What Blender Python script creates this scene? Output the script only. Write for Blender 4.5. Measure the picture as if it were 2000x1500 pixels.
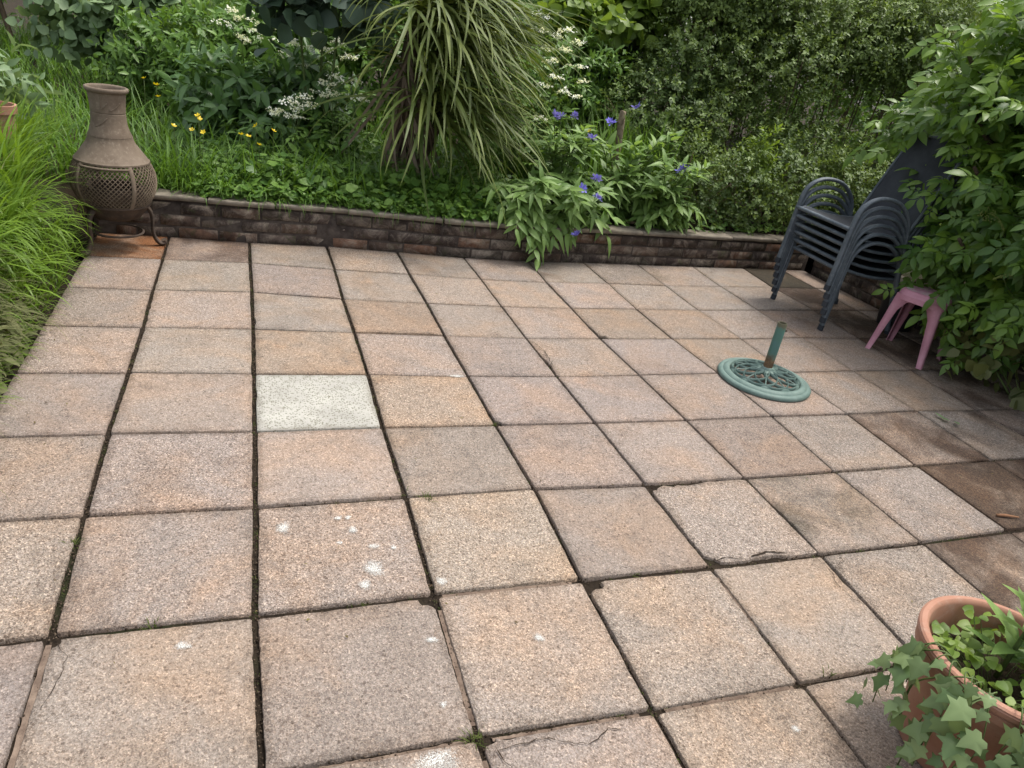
import bpy, math, random
import numpy as np
from mathutils import Matrix, Vector

for o in list(bpy.data.objects):
    bpy.data.objects.remove(o, do_unlink=True)
scene = bpy.context.scene
COL = scene.collection
rng = np.random.default_rng(7)
random.seed(7)

# ------------------------------------------------------------------ camera
CAM = np.array([-0.918, -2.790, 1.411])
c_right = Vector((0.939, -0.307, 0.154)).normalized()
c_fwd = Vector((0.343, 0.832, -0.437)).normalized()
c_right = (c_right - c_fwd * c_right.dot(c_fwd)).normalized()
c_up = c_right.cross(c_fwd).normalized()
camd = bpy.data.cameras.new('camera')
camd.sensor_width = 36.0
camd.lens = 36.0 * 1407.6 / 2000.0
camd.clip_start = 0.05
camd.clip_end = 500
cam = bpy.data.objects.new('camera', camd)
COL.objects.link(cam)
cam.matrix_world = Matrix(((c_right.x, c_up.x, -c_fwd.x, CAM[0]),
                           (c_right.y, c_up.y, -c_fwd.y, CAM[1]),
                           (c_right.z, c_up.z, -c_fwd.z, CAM[2]),
                           (0, 0, 0, 1)))
scene.camera = cam

# ------------------------------------------------------------------ sky and sun (bright overcast)
SUN_DIR = Vector((0.36, 0.04, 0.93)).normalized()      # towards the sun
world = bpy.data.worlds.new('World')
scene.world = world
world.use_nodes = True
wn = world.node_tree
for n in list(wn.nodes):
    wn.nodes.remove(n)
sky = wn.nodes.new('ShaderNodeTexSky')
sky.sky_type = 'NISHITA'
sky.sun_disc = False
sky.sun_elevation = math.asin(SUN_DIR.z)
sky.sun_rotation = math.atan2(SUN_DIR.x, SUN_DIR.y)
sky.air_density = 1.0
sky.dust_density = 4.0
sky.ozone_density = 1.0
hs = wn.nodes.new('ShaderNodeHueSaturation')
hs.inputs['Saturation'].default_value = 0.35
bg = wn.nodes.new('ShaderNodeBackground')
bg.inputs['Strength'].default_value = 0.15
wo = wn.nodes.new('ShaderNodeOutputWorld')
wn.links.new(sky.outputs['Color'], hs.inputs['Color'])
wn.links.new(hs.outputs['Color'], bg.inputs['Color'])
wn.links.new(bg.outputs['Background'], wo.inputs['Surface'])

sund = bpy.data.lights.new('sun', 'SUN')
sund.energy = 1.5
sund.angle = math.radians(14)
sund.color = (1.0, 0.95, 0.87)
sun = bpy.data.objects.new('sun', sund)
COL.objects.link(sun)
sun.rotation_euler = SUN_DIR.to_track_quat('Z', 'Y').to_euler()
sun.location = (0, 0, 6)

scene.view_settings.view_transform = 'Standard'
scene.view_settings.look = 'None'
scene.view_settings.gamma = 1.0
scene.view_settings.exposure = 1.15
scene.view_settings.use_curve_mapping = False
scene.render.engine = 'CYCLES'


# ================================================================== helpers
def link(o, parent=None):
    COL.objects.link(o)
    if parent is not None:
        o.parent = parent
    return o


def tag(o, label=None, cat=None, group=None, kind=None):
    if label: o['label'] = label
    if cat: o['category'] = cat
    if group: o['group'] = group
    if kind: o['kind'] = kind
    return o


def thing(name, loc, label, cat, group=None, rotz=0.0):
    o = bpy.data.objects.new(name, None)
    o.empty_display_size = 0.05
    o.location = loc
    o.rotation_euler = (0, 0, rotz)
    COL.objects.link(o)
    return tag(o, label, cat, group)


def fast_mesh(name, V, loops, totals, mat=None, tint=None, smooth=False):
    me = bpy.data.meshes.new(name)
    V = np.asarray(V, dtype=np.float32).reshape(-1, 3)
    loops = np.asarray(loops, dtype=np.int32)
    totals = np.asarray(totals, dtype=np.int32)
    me.vertices.add(len(V))
    me.vertices.foreach_set('co', V.ravel())
    me.loops.add(len(loops))
    me.loops.foreach_set('vertex_index', loops)
    me.polygons.add(len(totals))
    starts = np.zeros(len(totals), dtype=np.int32)
    if len(totals):
        starts[1:] = np.cumsum(totals)[:-1]
    me.polygons.foreach_set('loop_start', starts)
    if smooth:
        me.polygons.foreach_set('use_smooth', np.ones(len(totals), dtype=bool))
    if tint is not None:
        a = me.attributes.new('tint', 'FLOAT', 'POINT')
        a.data.foreach_set('value', np.asarray(tint, dtype=np.float32))
    if mat:
        me.materials.append(mat)
    me.update(calc_edges=True)
    me.validate()
    return me


class MB:
    """collects faces of ONE part"""
    def __init__(self):
        self.v, self.f, self.t = [], [], []
        self.n = 0

    def add(self, V, F, tint=0.0):
        V = [tuple(map(float, p)) for p in V]
        self.v += V
        self.f += [tuple(i + self.n for i in f) for f in F]
        self.t += [tint] * len(V) if np.isscalar(tint) else list(tint)
        self.n += len(V)
        return self

    def box(self, x0, x1, y0, y1, z0, z1, tint=0.0):
        V = [(x0, y0, z0), (x1, y0, z0), (x1, y1, z0), (x0, y1, z0), (x0, y0, z1), (x1, y0, z1), (x1, y1, z1), (x0, y1, z1)]
        F = [(3, 2, 1, 0), (4, 5, 6, 7), (0, 1, 5, 4), (1, 2, 6, 5), (2, 3, 7, 6), (3, 0, 4, 7)]
        return self.add(V, F, tint)

    def tube(self, pts, rad, n=8, caps=True, tint=0.0, flat=None):
        """tube along a polyline; rad a number or list; flat=(ref vector, ratio) makes it oval"""
        P = [Vector(p) for p in pts]
        m = len(P)
        R = [rad] * m if np.isscalar(rad) else list(rad)
        V, F = [], []
        up = None
        for i, p in enumerate(P):
            if i == 0: t = P[1] - P[0]
            elif i == m - 1: t = P[-1] - P[-2]
            else: t = (P[i + 1] - P[i]).normalized() + (P[i] - P[i - 1]).normalized()
            t.normalize()
            if flat is not None:
                a = Vector(flat[0]); a = (a - t * a.dot(t)).normalized()
            else:
                if up is None:
                    up = Vector((0, 0, 1)) if abs(t.z) < 0.9 else Vector((1, 0, 0))
                a = (up - t * up.dot(t)).normalized()
                up = a
            b = t.cross(a)
            ra = R[i]; rb = R[i] * (flat[1] if flat is not None else 1.0)
            for k in range(n):
                th = 2 * math.pi * k / n
                V.append(p + a * (math.cos(th) * ra) + b * (math.sin(th) * rb))
        for i in range(m - 1):
            for k in range(n):
                k2 = (k + 1) % n
                F.append((i * n + k, i * n + k2, (i + 1) * n + k2, (i + 1) * n + k))
        if caps:
            F.append(tuple(reversed(range(n))))
            F.append(tuple((m - 1) * n + k for k in range(n)))
        return self.add(V, F, tint)

    def lathe(self, prof, n=32, center=(0, 0), close=False, tint=0.0):
        V, F = [], []
        m = len(prof)
        for (r, z) in prof:
            for k in range(n):
                th = 2 * math.pi * k / n
                V.append((center[0] + r * math.cos(th), center[1] + r * math.sin(th), z))
        for i in range(m - 1 if not close else m):
            j = (i + 1) % m
            for k in range(n):
                k2 = (k + 1) % n
                F.append((i * n + k, i * n + k2, j * n + k2, j * n + k))
        return self.add(V, F, tint)

    def build(self, name, mat, parent=None, smooth=False, off=(0, 0, 0)):
        loops = [i for f in self.f for i in f]
        tot = [len(f) for f in self.f]
        V = np.array(self.v, dtype=float) - np.array(off)
        me = fast_mesh(name, V, loops, tot, mat, self.t, smooth)
        o = bpy.data.objects.new(name, me)
        return link(o, parent)


def smooth_path(pts, k=6):
    """Catmull-Rom through points"""
    P = [np.array(p, float) for p in pts]
    P = [2 * P[0] - P[1]] + P + [2 * P[-1] - P[-2]]
    out = []
    for i in range(1, len(P) - 2):
        for s in range(k):
            t = s / k
            a, b, c, d = P[i - 1], P[i], P[i + 1], P[i + 2]
            out.append(0.5 * ((2 * b) + (-a + c) * t + (2 * a - 5 * b + 4 * c - d) * t * t + (-a + 3 * b - 3 * c + d) * t ** 3))
    out.append(P[-2])
    return [tuple(p) for p in out]


def autosmooth(o, ang=40):
    me = o.data
    me.polygons.foreach_set('use_smooth', np.ones(len(me.polygons), dtype=bool))
    try:
        me.set_sharp_from_angle(angle=math.radians(ang))
    except Exception:
        pass
    return o


# ------------------------------------------------------------------ materials
def new_mat(name):
    m = bpy.data.materials.new(name)
    m.use_nodes = True
    nt = m.node_tree
    for n in list(nt.nodes):
        nt.nodes.remove(n)
    out = nt.nodes.new('ShaderNodeOutputMaterial')
    return m, nt, out


def N(nt, kind, **kw):
    n = nt.nodes.new(kind)
    for k, v in kw.items():
        setattr(n, k, v)
    return n


def setin(n, **kw):
    for k, v in kw.items():
        n.inputs[k.replace('_', ' ')].default_value = v


def rgb(c):
    return (c[0], c[1], c[2], 1.0)


def mixc(nt, fac, a, b, blend='MIX'):
    n = nt.nodes.new('ShaderNodeMix')
    n.data_type = 'RGBA'
    n.blend_type = blend
    n.clamp_factor = True
    for sock, val in ((n.inputs['Factor'], fac), (n.inputs['A'], a), (n.inputs['B'], b)):
        pass
    def put(s, v):
        if hasattr(v, 'is_linked') or isinstance(v, bpy.types.NodeSocket):
            nt.links.new(v, s)
        else:
            s.default_value = v if not isinstance(v, tuple) else rgb(v)
    put(n.inputs[0], fac)
    put(n.inputs[6], a)
    put(n.inputs[7], b)
    return n.outputs[2]


def math_(nt, op, a, b=None, clamp=False):
    n = nt.nodes.new('ShaderNodeMath')
    n.operation = op
    n.use_clamp = clamp
    for i, v in enumerate((a, b)):
        if v is None: continue
        if isinstance(v, bpy.types.NodeSocket):
            nt.links.new(v, n.inputs[i])
        else:
            n.inputs[i].default_value = v
    return n.outputs[0]


def ramp(nt, fac, lo, hi):
    n = nt.nodes.new('ShaderNodeMapRange')
    n.clamp = True
    n.inputs[1].default_value = lo
    n.inputs[2].default_value = hi
    nt.links.new(fac, n.inputs[0])
    return n.outputs[0]


def noise(nt, vec, scale, detail=3, rough=0.6, dist=0.0):
    n = nt.nodes.new('ShaderNodeTexNoise')
    n.inputs['Scale'].default_value = scale
    n.inputs['Detail'].default_value = detail
    n.inputs['Roughness'].default_value = rough
    n.inputs['Distortion'].default_value = dist
    if vec is not None:
        nt.links.new(vec, n.inputs['Vector'])
    return n.outputs[0]


def attr(nt, name, typ='GEOMETRY'):
    n = nt.nodes.new('ShaderNodeAttribute')
    n.attribute_type = typ
    n.attribute_name = name
    return n


def pos_vec(nt, per_object=True):
    g = nt.nodes.new('ShaderNodeNewGeometry')
    if not per_object:
        return g.outputs['Position']
    oi = nt.nodes.new('ShaderNodeObjectInfo')
    mu = nt.nodes.new('ShaderNodeVectorMath'); mu.operation = 'SCALE'
    mu.inputs[0].default_value = (37.0, 91.0, 53.0)
    nt.links.new(oi.outputs['Random'], mu.inputs['Scale'])
    ad = nt.nodes.new('ShaderNodeVectorMath'); ad.operation = 'ADD'
    nt.links.new(g.outputs['Position'], ad.inputs[0])
    nt.links.new(mu.outputs[0], ad.inputs[1])
    return ad.outputs[0]


def bump(nt, height, strength, dist):
    b = nt.nodes.new('ShaderNodeBump')
    b.inputs['Strength'].default_value = strength
    b.inputs['Distance'].default_value = dist
    nt.links.new(height, b.inputs['Height'])
    return b.outputs[0]


def principled(nt, out, col, rough=0.8, spec=0.3, metal=0.0, normal=None):
    p = nt.nodes.new('ShaderNodeBsdfPrincipled')
    if isinstance(col, bpy.types.NodeSocket): nt.links.new(col, p.inputs['Base Color'])
    else: p.inputs['Base Color'].default_value = rgb(col)
    if isinstance(rough, bpy.types.NodeSocket): nt.links.new(rough, p.inputs['Roughness'])
    else: p.inputs['Roughness'].default_value = rough
    p.inputs['Specular IOR Level'].default_value = spec
    p.inputs['Metallic'].default_value = metal
    if normal is not None: nt.links.new(normal, p.inputs['Normal'])
    if out is not None: nt.links.new(p.outputs[0], out.inputs['Surface'])
    return p


def leaf_mat(name, dark, light, trans=0.35, rough=0.5, spec=0.35, under=None):
    m, nt, out = new_mat(name)
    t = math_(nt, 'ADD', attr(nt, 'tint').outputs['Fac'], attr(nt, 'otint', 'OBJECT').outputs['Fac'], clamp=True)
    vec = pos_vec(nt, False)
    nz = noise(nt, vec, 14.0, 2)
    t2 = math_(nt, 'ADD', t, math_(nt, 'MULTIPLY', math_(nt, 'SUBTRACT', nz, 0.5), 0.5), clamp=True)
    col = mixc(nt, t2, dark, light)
    p = principled(nt, None, col, rough, spec)
    tr = nt.nodes.new('ShaderNodeBsdfTranslucent')
    tc = mixc(nt, 0.55, col, (light[0] * 1.5, light[1] * 1.45, light[2] * 0.6))
    nt.links.new(tc, tr.inputs['Color'])
    mx = nt.nodes.new('ShaderNodeMixShader')
    mx.inputs[0].default_value = trans
    nt.links.new(p.outputs[0], mx.inputs[1])
    nt.links.new(tr.outputs[0], mx.inputs[2])
    nt.links.new(mx.outputs[0], out.inputs['Surface'])
    return m


def simple_mat(name, c1, c2, scale=20.0, rough=0.7, spec=0.3, metal=0.0, b=0.2, bd=0.002, bscale=None):
    m, nt, out = new_mat(name)
    vec = pos_vec(nt)
    nz = noise(nt, vec, scale, 5, 0.65)
    col = mixc(nt, ramp(nt, nz, 0.35, 0.65), c1, c2)
    nb = noise(nt, vec, bscale or scale * 6, 3)
    principled(nt, out, col, rough, spec, metal, bump(nt, nb, b, bd))
    return m


# slab concrete: the object's own colour, speckled with aggregate, blotches and grime
def slab_material():
    m, nt, out = new_mat('paving_concrete')
    oi = nt.nodes.new('ShaderNodeObjectInfo')
    vec = pos_vec(nt)
    base = oi.outputs['Color']
    big = noise(nt, vec, 3.2, 3, 0.55, 0.6)
    col = mixc(nt, math_(nt, 'MULTIPLY', ramp(nt, big, 0.42, 0.68), 0.8), base, mixc(nt, 1.0, base, (1.17, 1.02, 0.87), 'MULTIPLY'))
    big2 = noise(nt, vec, 4.5, 6, 0.72, 1.4)
    col = mixc(nt, math_(nt, 'MULTIPLY', ramp(nt, big2, 0.5, 0.72), 0.6), col, mixc(nt, 1.0, base, (0.74, 0.75, 0.76), 'MULTIPLY'))
    mid = noise(nt, vec, 60.0, 4, 0.75, 0.3)
    col = mixc(nt, math_(nt, 'MULTIPLY', ramp(nt, mid, 0.48, 0.70), 0.40), col, mixc(nt, 1.0, col, (0.60, 0.56, 0.54), 'MULTIPLY'))
    # aggregate grains of two sizes
    def grains(scale):
        v = nt.nodes.new('ShaderNodeTexVoronoi')
        v.inputs['Scale'].default_value = scale
        nt.links.new(vec, v.inputs['Vector'])
        s_ = nt.nodes.new('ShaderNodeSeparateColor')
        nt.links.new(v.outputs['Color'], s_.inputs[0])
        return v, s_
    vor, sep = grains(230.0)
    vor2, sep2 = grains(400.0)
    gv = math_(nt, 'ADD', 0.72, math_(nt, 'MULTIPLY', oi.outputs['Random'], 0.45))
    for sp_, la, da in ((sep, 0.55, 0.58), (sep2, 0.75, 0.80)):
        gl = ramp(nt, sp_.outputs[0], 0.60, 0.92)
        gd = ramp(nt, sp_.outputs[1], 0.55, 0.95)
        col = mixc(nt, math_(nt, 'MULTIPLY', math_(nt, 'MULTIPLY', gl, la), gv), col, mixc(nt, 1.0, col, (1.75, 1.72, 1.66), 'MULTIPLY'))
        col = mixc(nt, math_(nt, 'MULTIPLY', math_(nt, 'MULTIPLY', gd, da), gv), col, mixc(nt, 1.0, col, (0.42, 0.36, 0.33), 'MULTIPLY'))
    vor3, sep3 = grains(105.0)
    inner = ramp(nt, vor3.outputs['Distance'], 0.50, 0.36)
    col = mixc(nt, math_(nt, 'MULTIPLY', math_(nt, 'MULTIPLY', ramp(nt, sep3.outputs[0], 0.86, 0.90), inner), 0.40), col, mixc(nt, 1.0, col, (1.55, 1.52, 1.46), 'MULTIPLY'))
    col = mixc(nt, math_(nt, 'MULTIPLY', math_(nt, 'MULTIPLY', ramp(nt, sep3.outputs[1], 0.84, 0.90), inner), 0.60), col, mixc(nt, 1.0, col, (0.40, 0.36, 0.33), 'MULTIPLY'))
    fine = noise(nt, vec, 420.0, 2, 0.6)
    # dark lichen dots
    v2 = nt.nodes.new('ShaderNodeTexVoronoi')
    v2.inputs['Scale'].default_value = 17.0
    nt.links.new(vec, v2.inputs['Vector'])
    s2 = nt.nodes.new('ShaderNodeSeparateColor')
    nt.links.new(v2.outputs['Color'], s2.inputs[0])
    dd = math_(nt, 'ADD', v2.outputs['Distance'], math_(nt, 'MULTIPLY', noise(nt, vec, 120, 2), 0.25))
    dot = math_(nt, 'MULTIPLY', ramp(nt, dd, 0.30, 0.18), ramp(nt, s2.outputs[0], 0.72, 0.80))
    col = mixc(nt, math_(nt, 'MULTIPLY', dot, 0.55), col, (0.10, 0.09, 0.08))
    ed = attr(nt, 'tint').outputs['Fac']
    gn = noise(nt, vec, 26.0, 5, 0.7, 0.6)
    gm = ramp(nt, math_(nt, 'ADD', math_(nt, 'MULTIPLY', ed, 0.30), gn), 0.62, 0.76)
    col = mixc(nt, math_(nt, 'MULTIPLY', gm, 0.36), col, mixc(nt, 1.0, col, (0.42, 0.39, 0.36), 'MULTIPLY'))
    mp = nt.nodes.new('ShaderNodeMapping')
    mp.inputs['Scale'].default_value = (1.0, 3.2, 1.0)
    mp.inputs['Rotation'].default_value = (0, 0, 0.5)
    nt.links.new(vec, mp.inputs['Vector'])
    sc_ = noise(nt, mp.outputs[0], 9.0, 6, 0.75, 1.6)
    col = mixc(nt, math_(nt, 'MULTIPLY', ramp(nt, sc_, 0.54, 0.70), 0.50), col, mixc(nt, 1.0, col, (0.60, 0.59, 0.58), 'MULTIPLY'))
    col = mixc(nt, math_(nt, 'MULTIPLY', ramp(nt, sc_, 0.46, 0.32), 0.35), col, mixc(nt, 1.0, col, (1.25, 1.22, 1.18), 'MULTIPLY'))
    wv = pos_vec(nt, False)
    w1 = noise(nt, wv, 1.7, 6, 0.68, 1.3)
    col = mixc(nt, math_(nt, 'MULTIPLY', ramp(nt, w1, 0.50, 0.66), 0.42), col, mixc(nt, 1.0, col, (0.66, 0.64, 0.62), 'MULTIPLY'))
    w2 = noise(nt, wv, 2.6, 5, 0.7, 0.9)
    col = mixc(nt, math_(nt, 'MULTIPLY', ramp(nt, w2, 0.56, 0.70), 0.45), col, mixc(nt, 1.0, col, (1.18, 1.03, 0.88), 'MULTIPLY'))
    # wet / mould stain, amount per slab, with its own cloudy outline
    st = attr(nt, 'stain', 'OBJECT').outputs['Fac']
    sn = noise(nt, vec, 3.6, 5, 0.62, 0.5)
    edge = math_(nt, 'SUBTRACT', 0.86, math_(nt, 'MULTIPLY', st, 0.62))
    sm = ramp(nt, math_(nt, 'SUBTRACT', sn, edge), -0.10, 0.16)
    sc = attr(nt, 'stain_color', 'OBJECT').outputs['Color']
    col = mixc(nt, math_(nt, 'MULTIPLY', sm, ramp(nt, st, 0.0, 0.05)), col, mixc(nt, 1.0, col, sc, 'MULTIPLY'))
    h = math_(nt, 'ADD', math_(nt, 'MULTIPLY', fine, 0.5), math_(nt, 'ADD', math_(nt, 'MULTIPLY', vor.outputs['Distance'], 0.5), math_(nt, 'MULTIPLY', mid, 0.6)))
    principled(nt, out, col, 0.86, 0.25, 0.0, bump(nt, h, 0.8, 0.0030))
    return m


def white_slab_material():
    m, nt, out = new_mat('pale_terrazzo')
    vec = pos_vec(nt)
    v = nt.nodes.new('ShaderNodeTexVoronoi')
    v.inputs['Scale'].default_value = 120.0
    nt.links.new(vec, v.inputs['Vector'])
    s = nt.nodes.new('ShaderNodeSeparateColor')
    nt.links.new(v.outputs['Color'], s.inputs[0])
    dot = math_(nt, 'MULTIPLY', ramp(nt, v.outputs['Distance'], 0.50, 0.34), ramp(nt, s.outputs[0], 0.22, 0.4))
    big = noise(nt, vec, 7.0, 4)
    col = mixc(nt, ramp(nt, big, 0.35, 0.7), (0.345, 0.335, 0.298), (0.26, 0.25, 0.225))
    col = mixc(nt, math_(nt, 'MULTIPLY', dot, 0.9), col, (0.13, 0.125, 0.09))
    gn = noise(nt, vec, 20.0, 5, 0.7, 0.6)
    gm = ramp(nt, math_(nt, 'ADD', math_(nt, 'MULTIPLY', attr(nt, 'tint').outputs['Fac'], 0.3), gn), 0.60, 0.80)
    col = mixc(nt, math_(nt, 'MULTIPLY', gm, 0.5), col, (0.13, 0.115, 0.09))
    principled(nt, out, col, 0.8, 0.3, 0.0, bump(nt, v.outputs['Distance'], 0.5, 0.003))
    return m


def brick_material():
    m, nt, out = new_mat('weathered_brick')
    oi = nt.nodes.new('ShaderNodeObjectInfo')
    vec = pos_vec(nt)
    wv = pos_vec(nt, False)
    base = oi.outputs['Color']
    n1 = noise(nt, vec, 22, 5, 0.7)
    col = mixc(nt, ramp(nt, n1, 0.35, 0.7), base, mixc(nt, 1.0, base, (0.5, 0.48, 0.5), 'MULTIPLY'))
    # black algae over everything
    n2 = noise(nt, wv, 5.0, 5, 0.65, 0.5)
    col = mixc(nt, math_(nt, 'MULTIPLY', ramp(nt, n2, 0.44, 0.64), 0.74), col, (0.024, 0.018, 0.016))
    # lime bloom
    n3 = noise(nt, wv, 9.0, 6, 0.75, 1.0)
    col = mixc(nt, math_(nt, 'MULTIPLY', ramp(nt, n3, 0.47, 0.66), 0.80), col, (0.225, 0.188, 0.152))
    n5 = noise(nt, wv, 13.0, 5, 0.7, 0.8)
    col = mixc(nt, math_(nt, 'MULTIPLY', ramp(nt, n5, 0.55, 0.68), 0.6), col, (0.045, 0.052, 0.022))
    n4 = noise(nt, vec, 160, 3)
    col = mixc(nt, math_(nt, 'MULTIPLY', ramp(nt, n4, 0.5, 0.75), 0.5), col, mixc(nt, 1.0, col, (1.9, 1.8, 1.7), 'MULTIPLY'))
    principled(nt, out, col, 0.9, 0.2, 0.0, bump(nt, math_(nt, 'ADD', n4, n1), 0.7, 0.004))
    return m


def soil_material(name, c1, c2, c3):
    m, nt, out = new_mat(name)
    vec = pos_vec(nt, False)
    n1 = noise(nt, vec, 6, 5, 0.7)
    n2 = noise(nt, vec, 60, 4, 0.7)
    n3 = noise(nt, vec, 2.2, 4, 0.6)
    col = mixc(nt, ramp(nt, n1, 0.35, 0.65), c1, c2)
    col = mixc(nt, math_(nt, 'MULTIPLY', ramp(nt, n3, 0.52, 0.62), 0.8), col, c3)
    col = mixc(nt, math_(nt, 'MULTIPLY', ramp(nt, n2, 0.5, 0.75), 0.6), col, mixc(nt, 1.0, col, (0.4, 0.4, 0.4), 'MULTIPLY'))
    principled(nt, out, col, 0.95, 0.1, 0.0, bump(nt, n2, 0.8, 0.01))
    return m


def spot_material():
    """white lichen / droppings: porous edge"""
    m, nt, out = new_mat('white_lichen')
    vec = pos_vec(nt)
    n1 = noise(nt, vec, 210, 4, 0.8)
    rad = attr(nt, 'tint').outputs['Fac']             # 1 in the middle, 0 on the rim
    a = ramp(nt, math_(nt, 'ADD', math_(nt, 'MULTIPLY', rad, 0.60), n1), 0.64, 0.98)
    p = principled(nt, None, (0.50, 0.50, 0.47), 0.9, 0.1)
    tr = nt.nodes.new('ShaderNodeBsdfTransparent')
    mx = nt.nodes.new('ShaderNodeMixShader')
    n9 = noise(nt, vec, 420, 2, 0.7)
    a = math_(nt, 'MULTIPLY', a, ramp(nt, n9, 0.36, 0.58))
    nt.links.new(a, mx.inputs[0])
    nt.links.new(tr.outputs[0], mx.inputs[1])
    nt.links.new(p.outputs[0], mx.inputs[2])
    nt.links.new(mx.outputs[0], out.inputs['Surface'])
    return m


M_SLAB = slab_material()
M_WSLAB = white_slab_material()
M_BRICK = brick_material()
M_JOINT = soil_material('joint_soil', (0.016, 0.012, 0.009), (0.030, 0.022, 0.015), (0.018, 0.021, 0.009))
M_BED = soil_material('bed_soil', (0.022, 0.016, 0.010), (0.035, 0.026, 0.016), (0.016, 0.022, 0.008))
M_MORTAR = simple_mat('old_mortar', (0.035, 0.027, 0.023), (0.075, 0.06, 0.05), 18, 0.95, 0.1)
M_STRIP = simple_mat('joint_mortar', (0.085, 0.060, 0.046), (0.185, 0.138, 0.105), 22, 0.95, 0.1, b=0.9, bd=0.006, bscale=70)
M_COPE = simple_mat('coping_stone', (0.11, 0.095, 0.075), (0.25, 0.215, 0.17), 9, 0.9, 0.2, b=0.5)
M_SPOT = spot_material()
M_CRACK = simple_mat('crack_dirt', (0.018, 0.013, 0.010), (0.045, 0.033, 0.024), 60, 0.95, 0.1)
M_STUMP = simple_mat('grey_wood', (0.10, 0.075, 0.05), (0.26, 0.21, 0.15), 30, 0.9, 0.1, b=0.6, bd=0.006)
M_BARK = simple_mat('bark', (0.045, 0.034, 0.024), (0.10, 0.078, 0.055), 25, 0.9, 0.15, b=0.7, bd=0.006)
M_STEM = simple_mat('green_stem', (0.05, 0.075, 0.02), (0.09, 0.13, 0.035), 20, 0.6, 0.3)
M_TWIG = simple_mat('twig', (0.07, 0.05, 0.033), (0.14, 0.10, 0.065), 20, 0.8, 0.2)
def terracotta():
    m, nt, out = new_mat('terracotta')
    vec = pos_vec(nt)
    n1 = noise(nt, vec, 8, 5, 0.65)
    n2 = noise(nt, vec, 18, 6, 0.75, 0.8)
    n3 = noise(nt, vec, 70, 4, 0.7)
    col = mixc(nt, ramp(nt, n1, 0.35, 0.65), (0.275, 0.130, 0.082), (0.330, 0.175, 0.120))
    col = mixc(nt, math_(nt, 'MULTIPLY', ramp(nt, n2, 0.54, 0.70), 0.45), col, (0.36, 0.27, 0.215))
    col = mixc(nt, math_(nt, 'MULTIPLY', ramp(nt, n3, 0.62, 0.72), 0.5), col, (0.12, 0.07, 0.045))
    principled(nt, out, col, 0.68, 0.3, 0.0, bump(nt, n3, 0.2, 0.0015))
    return m


M_TERRA = terracotta()

# ------------------------------------------------------------------ the paving grid (metres, measured)
XC = {0: -1.735, 1: -1.36, 2: -0.902, 3: -0.443, 4: 0.003, 5: 0.442, 6: 0.886, 7: 1.347, 8: 1.801, 9: 2.279, 10: 2.735, 11: 3.185, 12: 3.43}
MEAS = {
    0: [(-1.36, 1.813), (-0.909, 1.784), (-0.447, 1.802), (-0.001, 1.763), (0.439, 1.721), (0.91, 1.729), (1.346, 1.772), (1.801, 1.797), (2.302, 1.828), (2.8, 1.867)],
    1: [(-1.359, 1.389), (-0.908, 1.399), (-0.442, 1.356), (-0.001, 1.335), (0.442, 1.3), (0.884, 1.304), (1.341, 1.336), (1.793, 1.345), (2.271, 1.38), (2.758, 1.425)],
    2: [(-1.36, 0.918), (-0.902, 0.934), (-0.447, 0.883), (0.005, 0.858), (0.438, 0.849), (0.877, 0.859), (1.325, 0.879), (1.785, 0.895), (2.276, 0.938), (2.769, 0.973)],
    3: [(-1.354, 0.455), (-0.899, 0.458), (-0.44, 0.438), (0.002, 0.422), (0.435, 0.407), (0.866, 0.417), (1.327, 0.431), (1.804, 0.449), (2.288, 0.489), (2.742, 0.501)],
    4: [(-1.358, 0.011), (-0.898, 0.001), (-0.437, -0.005), (0.005, -0.025), (0.437, -0.031), (0.882, -0.018), (1.354, 0.002), (1.798, 0.013), (2.279, 0.032), (2.722, 0.039)],
    5: [(-1.363, -0.443), (-0.9, -0.455), (-0.443, -0.452), (0.005, -0.454), (0.444, -0.461), (0.893, -0.456), (1.365, -0.442), (1.816, -0.439), (2.283, -0.424), (2.698, -0.434)],
    6: [(-1.36, -0.889), (-0.901, -0.899), (-0.438, -0.893), (0.016, -0.891), (0.45, -0.908), (0.894, -0.903), (1.345, -0.897), (1.802, -0.89), (2.273, -0.883)],
    7: [(-1.354, -1.345), (-0.908, -1.351), (-0.443, -1.345), (0.002, -1.353), (0.45, -1.356), (0.89, -1.354), (1.352, -1.351), (1.808, -1.338)],
    8: [None, (-0.898, -1.793), (-0.443, -1.794), (-0.002, -1.811), (0.443, -1.812), (0.866, -1.809)],
}
YR = {0: 1.80, 1: 1.36, 2: 0.91, 3: 0.45, 4: 0.01, 5: -0.447, 6: -0.893, 7: -1.35, 8: -1.805, 9: -2.26, 10: -2.71, 11: -3.16}
G = {}
for r in range(12):
    for c in range(13):
        p = None
        if r in MEAS and 1 <= c <= len(MEAS[r]):
            p = MEAS[r][c - 1]
        if p is None:
            y = YR[r]
            if r in MEAS:
                row = [q for q in MEAS[r] if q]
                y = row[-1][1] + (0.02 if c == 11 and r < 5 else 0.0) + (0.03 if c == 12 and r < 5 else 0) if c > 5 else row[0][1]
            p = (XC[c], y)
        G[(r, c)] = p


def wall_y(x):
    xs = [G[(0, c)][0] for c in range(13)]
    ys = [G[(0, c)][1] for c in range(13)]
    return float(np.interp(x, xs, ys))


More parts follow.
